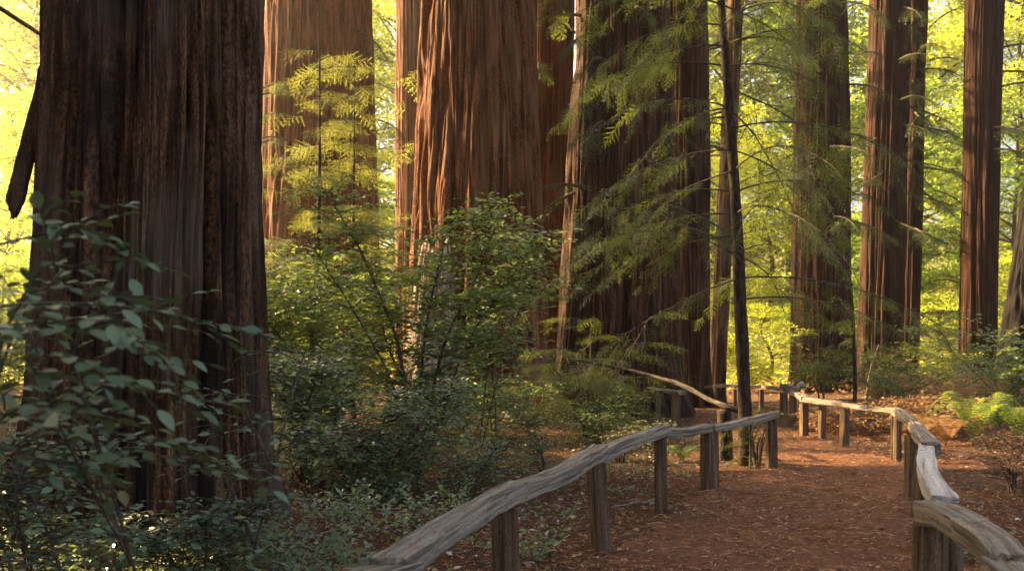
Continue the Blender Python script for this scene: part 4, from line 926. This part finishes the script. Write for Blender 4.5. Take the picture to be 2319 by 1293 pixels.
def surf(x, y):
    return gh(x, y)+.03*(1-ss(.8, 1.05, path_dist(x, y)))
g = np.random.default_rng(802); n = 125000
d = 2.2*np.exp(g.uniform(0, 1, n)*math.log(30/2.2)); x = g.uniform(-.62, .64, n)*d
k = (np.hypot(x+3.1, d-7.6) > 1.0) & ((path_dist(x, d) > .75) | (pn(x*1.1, d*.8, 6.6)+g.normal(size=n)*.2 < .42)); x, d = x[k], d[k]; n = len(x)
z = surf(x, d)+.004+np.abs(g.normal(size=n))*.010
L = g.uniform(.025, .085, n)*(1+.02*d); a = g.uniform(0, 6.283, n)
dr = np.stack([np.cos(a), np.sin(a), g.normal(size=n)*.16], -1); X, Y, Z = axes_from(dr, nrm(g.normal(size=(n, 3))*.3+[0, 0, 1]))
tv = np.array([(-.5, 0, 0), (0, -.5, .03), (.5, 0, 0), (0, .5, .03)]); tf = np.array([(0, 1, 2, 3)])
mb = MB(); stamp(mb, tv, tf, np.stack([x, d, z], -1), X, Y, Z, np.stack([L, .0035*g.uniform(.7, 1.8, n)*(1+.12*d), L], -1))
# whole dead sprays
n = 450; d = 2.4*np.exp(g.uniform(0, 1, n)*math.log(22/2.4)); x = g.uniform(-.62, .64, n)*d; a = g.uniform(0, 6.283, n)
X, Y, Z = axes_from(np.stack([np.cos(a), np.sin(a), 0*a], -1), nrm(g.normal(size=(n, 3))*.12+[0, 0, 1])); pos = np.stack([x, d, surf(x, d)+.018], -1)
for i in range(2): stamp(mb, *SPRAY_C[i], pos[i::2], X[i::2], Y[i::2], Z[i::2], g.uniform(.08, .17, len(pos[i::2])))
for (tp, ta, tw_) in TOPS:      # dry bits lying on the rails
    n = 9; ii = g.integers(3, len(tp)-3, n); pos = tp[ii]+ta[ii]*(g.uniform(-.7, .7, n)*tw_[ii])[:, None]+[0, 0, .008]; a = g.uniform(0, 6.283, n)
    X, Y, Z = axes_from(np.stack([np.cos(a), np.sin(a), 0*a], -1), np.repeat([[0, 0, 1.0]], n, 0)); stamp(mb, tv, tf, pos, X, Y, Z, np.stack([g.uniform(.03, .08, n), g.uniform(.006, .014, n), np.full(n, .05)], -1))
tag(mb.build('needle_litter', M['needle_litter'], smooth=False, kind='stuff'), 'rust-brown fallen redwood needles covering path and forest floor', 'needles')
n = 5200; d = 2.6*np.exp(g.uniform(0, 1, n)*math.log(26/2.6)); x = g.uniform(-.62, .66, n)*d
k = (path_dist(x, d) > g.uniform(.85, 1.3, n)) & (np.hypot(x+3.1, d-7.6) > 1.2); x, d = x[k], d[k]; n = len(x); a = g.uniform(0, 6.283, n)
X, Y, Z = axes_from(np.stack([np.cos(a), np.sin(a), g.normal(size=n)*.3], -1), nrm(g.normal(size=(n, 3))*.55+[0, 0, 1]))
mb = MB(); lv = LEAF_MID[0].copy(); lv[:, 2] += .25*(lv[:, 0]-.5)**2+.9*lv[:, 1]**2; stamp(mb, lv, LEAF_MID[1], np.stack([x, d, surf(x, d)+.012], -1), X, Y, Z, g.uniform(.035, .075, n))
tag(mb.build('leaf_litter', M['dead_leaf'], kind='stuff'), 'pale curled dead leaves scattered on the forest floor', 'dead leaves')
mb = MB()
for i in range(150):
    d_ = 3.2*math.exp(g.uniform()*math.log(22/3.2)); x_ = g.uniform(-.6, .64)*d_
    if path_dist(np.array([x_]), np.array([d_]))[0] < 1.15: continue
    L_ = g.uniform(.15, .9); a_ = g.uniform(0, 6.283); t = np.linspace(-.5, .5, 8); px_ = x_+t*L_*math.cos(a_)+.05*L_*g.normal(size=8); py_ = d_+t*L_*math.sin(a_)+.05*L_*g.normal(size=8)
    P = np.stack([px_, py_, surf(px_, py_)+.02+.03*L_*np.abs(g.normal(size=8))], -1); tube(mb, bez(P, 14), np.linspace(.012, .004, 14)*g.uniform(.4, 1), 5, seed=i)
tag(mb.build('fallen_twigs', M['bark_pale'], kind='stuff'), 'grey fallen twigs lying on the forest floor', 'twigs')

# ------------------------------------------------------------------ air
mb = MB(); a = np.array([(x, y, z) for x in (-225, 225) for y in (-65, 235) for z in (-3, 80)], float)
mb.add(a, np.array([(0, 1, 3, 2), (4, 6, 7, 5), (0, 4, 5, 1), (2, 3, 7, 6), (0, 2, 6, 4), (1, 5, 7, 3)]))
hm = bpy.data.materials.new('haze'); hm.use_nodes = True; hn = hm.node_tree.nodes; hn.clear()
ho = hn.new('ShaderNodeOutputMaterial'); hv = hn.new('ShaderNodeVolumePrincipled')
hv.inputs['Color'].default_value = (1, .84, .60, 1); hv.inputs['Density'].default_value = 0.0013; hv.inputs['Anisotropy'].default_value = 0.8  # volume tinted warm to imitate the glow of the sun
hm.node_tree.links.new(hv.outputs[0], ho.inputs['Volume'])
tag(mb.build('haze', hm, smooth=False, kind='stuff'), 'warm-tinted haze added for a sun glow between the trunks', 'haze')
